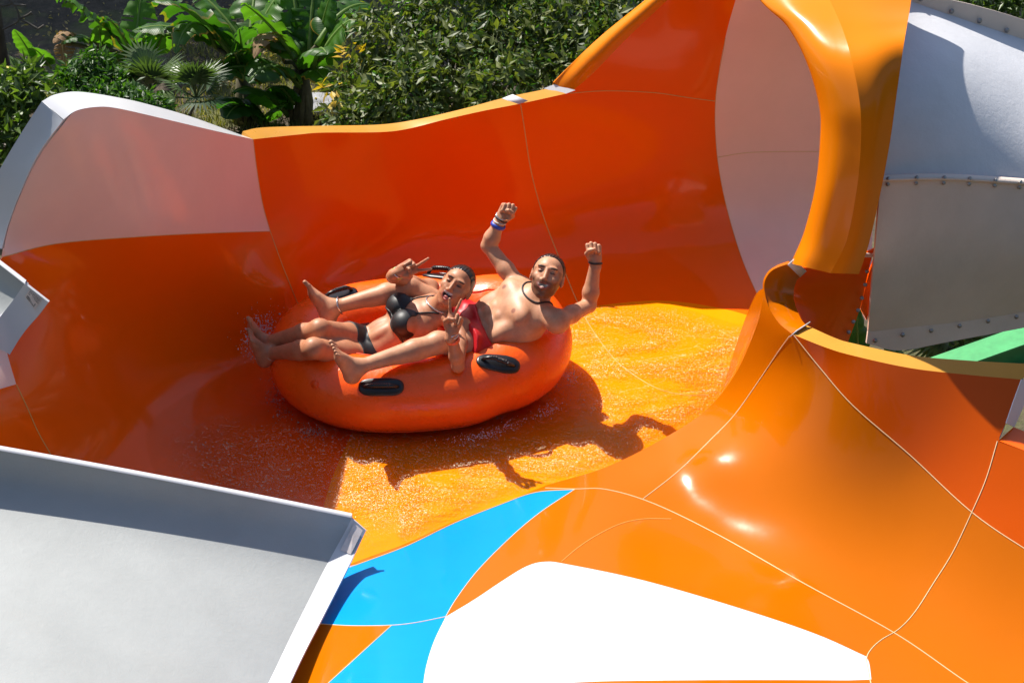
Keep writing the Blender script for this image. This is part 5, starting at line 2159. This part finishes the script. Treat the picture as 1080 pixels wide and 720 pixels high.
# yellow dying leaves at its left edge
M_yleaf = leaf_mat("yellowed_leaf", (.40, .24, .02), (.62, .42, .04), None, .35, .5)
for k, (px_, py_, y_) in enumerate(((352, 92, 6.6), (370, 60, 6.8))):
    V, Fc, T = scatter_leaves([tuple(Py(px_, py_, y_))], [(.11, .13, .14)], 14, .10, (.5, 1), .3, .4, .4, 5 + k)
    obj("yellowed_leaves", tint_mesh("yellowed_leaves", V.tolist(), Fc.tolist(), T), M_yleaf, t, False)


def blossom(px, py, y, label, parent_group):
    c = Py(px, py, y)
    mb = MB()
    for k in range(9):
        a = k * 2.4
        d = Vector((math.cos(a), -.5, math.sin(a) + .3)).normalized()
        s = d.orthogonal().normalized()
        L, w_ = .075, .03
        mb.add([c, c + d * L * .6 + s * w_, c + d * L, c + d * L * .6 - s * w_], [(0, 1, 2, 3)])
    o = mb.build("flower", M_petal, None, True)
    return tag(o, label, "flower", parent_group)


blossom(354, 113, 6.1, "yellow blossom low at the left edge of the dense bush", None)
# broad-leaved flowering shrub at the left edge
g0 = Pz(10, 150, GZ)
t = thing("shrub", "light green flowering shrub at the left edge behind the white flange", "shrub", tuple(g0))
cens, rads = [], []
for px, py, rp, dy in ((8, 90, 28, 0), (40, 100, 24, -.1), (-20, 110, 40, .2), (15, 130, 30, -.3), (-5, 155, 32, -.4), (28, 76, 14, .1)):
    c = Py(px, py, 6.4 + dy)
    k = rp * depth(c) / F
    cens.append(tuple(c)); rads.append((k, k * .8, k * .8))
crown("crown", M_shrub, t, cens, rads, 1500, .15, (.1, 1), .5, .36, .1, 21, 90)
limbs(g0, cens, .035, t, "stem", 8)
V, Fc, T = scatter_leaves(cens[:2], rads[:2], 30, .07, (.5, 1), .8, .7, 0, 9)
obj("flower", tint_mesh("flower", V.tolist(), Fc.tolist(), T), M_petal, t, False)
# fine-leaved shrub below the banana leaves
g0 = Pz(95, 118, GZ)
t = thing("shrub", "fresh green fine-leaved shrub between the flowering shrub and fan palms", "shrub", tuple(g0))
cens, rads = [], []
for px, py, rp, dy in ((100, 66, 17, .1), (85, 85, 24, 0), (118, 88, 22, 0), (66, 90, 18, -.1), (104, 108, 24, -.3), (136, 104, 18, -.3), (160, 112, 18, -.5), (72, 108, 20, -.3)):
    c = Py(px, py, 6.7 + dy)
    k = rp * depth(c) / F
    cens.append(tuple(c)); rads.append((k, k * .8, k * .9))
crown("crown", M_fine, t, cens, rads, 3800, .075, (0, 1), .5, .38, .5, 31, 140)
limbs(g0, cens, .02, t, "stem", 9)


def fan_palm(px, py, y, label, fans, seed, group):
    c = Py(px, py, y)
    g = Vector((c.x, c.y, GZ))
    t = thing("fan_palm", label, "palm", tuple(g), group)
    r = random.Random(seed)
    limbs(g, [c], .05, t, "trunk", seed)
    for k in range(fans):
        a = r.uniform(0, 2 * math.pi)
        el = r.uniform(.15, 1.35)
        d = Vector((math.cos(a) * math.cos(el), math.sin(a) * math.cos(el), math.sin(el)))
        p = c + d * r.uniform(.10, .26)
        s = d.cross(Vector((0, 0, 1)))
        s = s.normalized() if s.length > .1 else Vector((1, 0, 0))
        n = s.cross(d)
        V, Fc, T = [], [], []
        nb = 17
        tone = r.uniform(.1, 1)
        L0 = r.uniform(.26, .36)
        for q in range(nb):
            th = (q / (nb - 1) - .5) * 2.7
            dd = (d * math.cos(th) + s * math.sin(th)).normalized()
            ss = dd.cross(n).normalized()
            L = L0 * (.75 + .25 * math.cos(th)) * r.uniform(.9, 1.08)
            w_ = .014
            b0 = len(V)
            V += [p, p + dd * L * .45 + ss * w_ + n * .01, p + dd * L - Vector((0, 0, .05 * L / .3)), p + dd * L * .45 - ss * w_ + n * .01]
            Fc.append((b0, b0 + 1, b0 + 2, b0 + 3))
            T += [(min(1, max(0, tone + r.uniform(-.15, .15))), 0, 0, 1)] * 4
        b0 = len(V)
        tv, tf = tube([c, p], .008, 5)
        V += tv
        Fc += [tuple(b0 + i for i in f) for f in tf]
        T += [(.5, 0, 0, 1)] * len(tv)
        obj("frond", tint_mesh("frond", V, Fc, T), M_fan, t, False)
    return t


fan_palm(160, 96, 6.9, "larger blue-green fan palm under the arching banana leaves", 13, 4, "fan palms")
fan_palm(207, 104, 6.6, "small bright fan palm just above the white rim", 11, 7, "fan palms")
fan_palm(1018, 372, .55, "fan palm glimpsed below the white tube beside the green beam", 9, 9, "fan palms")
fan_palm(1062, 368, .75, "fan palm at the right edge partly hidden by the green beam", 8, 12, "fan palms")
# leafy plant right under the tube's end
g0 = Py(903, 345, .3)
t = thing("banana_plant", "dark leaf of a plant seen in the gap under the orange mouth", "banana plant", (g0.x, g0.y, GZ), "banana plants behind the slide")
banana_leaf(Py(905, 395, .3), Py(903, 318, .35), .09, .05, 0, 0, .15, 0, M_banana, t, 77)
banana_leaf(Py(960, 395, .9), Py(915, 335, 1.0), .12, .1, 0, 1, .1, 0, M_banana, t, 78)
banana_leaf(Py(975, 392, .6), Py(1052, 352, .5), .10, .2, 0.3, 1, .3, 0, M_banana, t, 79)
# bush beyond the tube, top right
g0 = Py(1065, 8, 5.2)
t = thing("bush", "small patch of sunlit bush beyond the white tube, top right corner", "bush", (g0.x, g0.y, GZ))
cens, rads = [], []
for px, py, rp, dy in ((1050, -5, 30, 0), (1085, 8, 34, -.1), (1030, -25, 34, .2), (1120, -10, 50, 0)):
    c = Py(px, py, 5.2 + dy)
    k = rp * depth(c) / F
    cens.append(tuple(c)); rads.append((k, k, k))
crown("crown", M_shrub, t, cens, rads, 2600, .08, (0, .8), .4, .4, .3, 41, 90)
limbs((g0.x, g0.y, GZ), cens, .03, t, "trunk", 10)
# bare tree at the top left
tr = thing("tree", "grey trunk with a bare forked twig at the top left corner", "tree", tuple(Pz(2, 78, GZ)))
b0 = Pz(3, 74, GZ)
mb = MB().tube([b0, b0 + Vector((0, 0, 2.2)), b0 + Vector((.05, 0, 5))], [.075, .065, .05], 10)
mb.build("trunk", M_bark, tr)
mb = MB()
yb = b0.y - .3
for path in (((-5, -6), (13, 2), (20, 20), (9, 28), (3, 31)), ((20, 20), (30, 25), (40, 31)), ((13, 5), (27, 6)), ((40, 31), (46, 27)), ((20, 20), (29, 16), (33, 13)), ((-6, 4), (6, 6), (14, 2))):
    mb.tube(catmull([tuple(Py(x, y, yb)) for x, y in path], 4), .012, 5)
mb.build("branch", M_bark, tr)
# unseen trees: back row shades the clearing, camera-side ones added to block sky light
for k, (x, y, hgt, rad_) in enumerate(((-13.5, 17, 7.5, 3.4), (-8.5, 16.5, 7.0, 3.2), (-3.5, 17, 8.0, 3.4), (1.5, 16.5, 7.5, 3.2), (-17, -17, 9, 5.5), (-8, -21, 10, 6), (2, -22, 10, 6), (12, -20, 10, 6), (20, -11, 9, 5.5))):
    t = thing("tree", "tall unseen tree round the clearing, shading it from outside the picture", "tree", (x, y, GZ), "shade trees round the clearing")
    cc = [(x + math.cos(q * 1.3) * rad_ * .5, y + math.sin(q * 1.3) * rad_ * .5, GZ + hgt * (1 if y > 0 else .62) + (q % 3 - 1) * (.8 if y > 0 else 2.6)) for q in range(6)]
    crown("crown", M_tree, t, cc, [(rad_ * .75, rad_ * .7, rad_ * .5)] * 6, 2600, .55 if y > 0 else .9, (0, .6), .2, .6, .3, 60 + k)
    limbs((x, y, GZ), cc, .22, t, "trunk", 70 + k)
# stones on the ground between the bananas and the bush
for k, (px, py, s_) in enumerate(((336, 108, .20), (348, 111, .16), (330, 114, .14), (343, 104, .13), (355, 106, .11))):
    c = Pz(px, py, GZ + .03)
    bm = bmesh.new()
    bmesh.ops.create_icosphere(bm, subdivisions=3, radius=1)
    rr = random.Random(k)
    ph = [rr.uniform(0, 6) for _ in range(6)]
    for v in bm.verts:
        q = v.co
        f_ = 1 + .18 * math.sin(q.x * 3 + ph[0]) + .14 * math.sin(q.y * 4 + ph[1]) + .1 * math.sin(q.z * 5 + ph[2])
        v.co = Vector((q.x * s_ * 1.3 * f_, q.y * s_ * f_, q.z * s_ * .45 * f_)) + c
    me = bpy.data.meshes.new("stone")
    bm.to_mesh(me)
    bm.free()
    tag(obj("stone", me, M_rock), ("widest grey stone", "grey stone right of the widest one", "grey stone nearest the rim", "grey stone farthest up", "smallest grey stone by the bush")[k] + " in the gap beside the banana stem", "stone", "stones by the banana stem")
# dry grass tufts and fallen leaves on the clearing
V, Fc, T = [], [], []
gg = np.random.default_rng(5)
for k in range(5200):
    px, py = gg.uniform(180, 370), gg.uniform(30, 140)
    c = Pz(px, py, GZ + .04)
    h = gg.uniform(.04, .13)
    a = gg.uniform(0, 6.28)
    d = Vector((math.cos(a) * .5, math.sin(a) * .5, 1)).normalized() * h
    s = Vector((math.sin(a), -math.cos(a), 0)) * .006
    b0 = len(V)
    V += [c - s, c + s, c + d]
    Fc.append((b0, b0 + 1, b0 + 2))
    T += [(gg.uniform(0, 1), 0, 0, 1)] * 3
M_grass = leaf_mat("dry_grass", (.09, .11, .02), (.30, .27, .09), None, .3, .7)
og = obj("grass", tint_mesh("grass", V, Fc, T), M_grass, None, False)
og["kind"] = "stuff"
og["label"] = "thin dry grass on the clearing behind the slide"
V, Fc, T = scatter_leaves([tuple(Pz(250, 60, GZ + .05))], [(3.5, 4.0, .03)], 2500, .055, (0, 1), .0, .5, 0, 15)
V[:, 2] = np.maximum(V[:, 2], GZ + .03)
ol = obj("leaf_litter", tint_mesh("leaf_litter", V.tolist(), Fc.tolist(), T), M_dead, None, False)
ol["kind"] = "stuff"
ol["label"] = "brown fallen leaves strewn over the ground of the clearing"
# ------------------------------------------------------------------ ground
M_ground, nt, b, out = new_mat("leaf_littered_earth")
n1 = noise(nt, .35, 6, .6)
n2 = noise(nt, 7, 8, .75)
n3 = noise(nt, 1.2, 5, .6)
c = ramp(nt, n2.outputs[0], [(.3, (.035, .026, .016)), (.55, (.085, .062, .04)), (.75, (.17, .125, .08))])
g = ramp(nt, n2.outputs[0], [(.3, (.06, .07, .018)), (.7, (.14, .14, .045))])
m1 = ramp(nt, n3.outputs[0], [(.48, (0, 0, 0)), (.58, (1, 1, 1))])
nt.links.new(mixc(nt, m1.outputs[0], c.outputs[0], g.outputs[0]), b.inputs["Base Color"])
b.inputs["Roughness"].default_value = .95
bump(nt, b, n2.outputs[0], .8, .05)
GZ = -2.5
ns = 120
ex = np.concatenate([-np.geomspace(400, 12, 14), np.linspace(-11, 11, 60), np.geomspace(12, 400, 14)])
ey = np.concatenate([-np.geomspace(400, 14, 14), np.linspace(-12, 18, 70), np.geomspace(19, 400, 14)])
gv = [(x, y, GZ + (.06 * math.sin(x * 1.3 + y * .7) + .05 * math.sin(y * 1.9 - x * .4) if abs(x) < 30 and abs(y) < 30 else 0)) for x in ex for y in ey]
gf = [(i * len(ey) + j, (i + 1) * len(ey) + j, (i + 1) * len(ey) + j + 1, i * len(ey) + j + 1) for i in range(len(ex) - 1) for j in range(len(ey) - 1)]
go = structure(obj("ground", mesh("ground", gv, gf), M_ground))
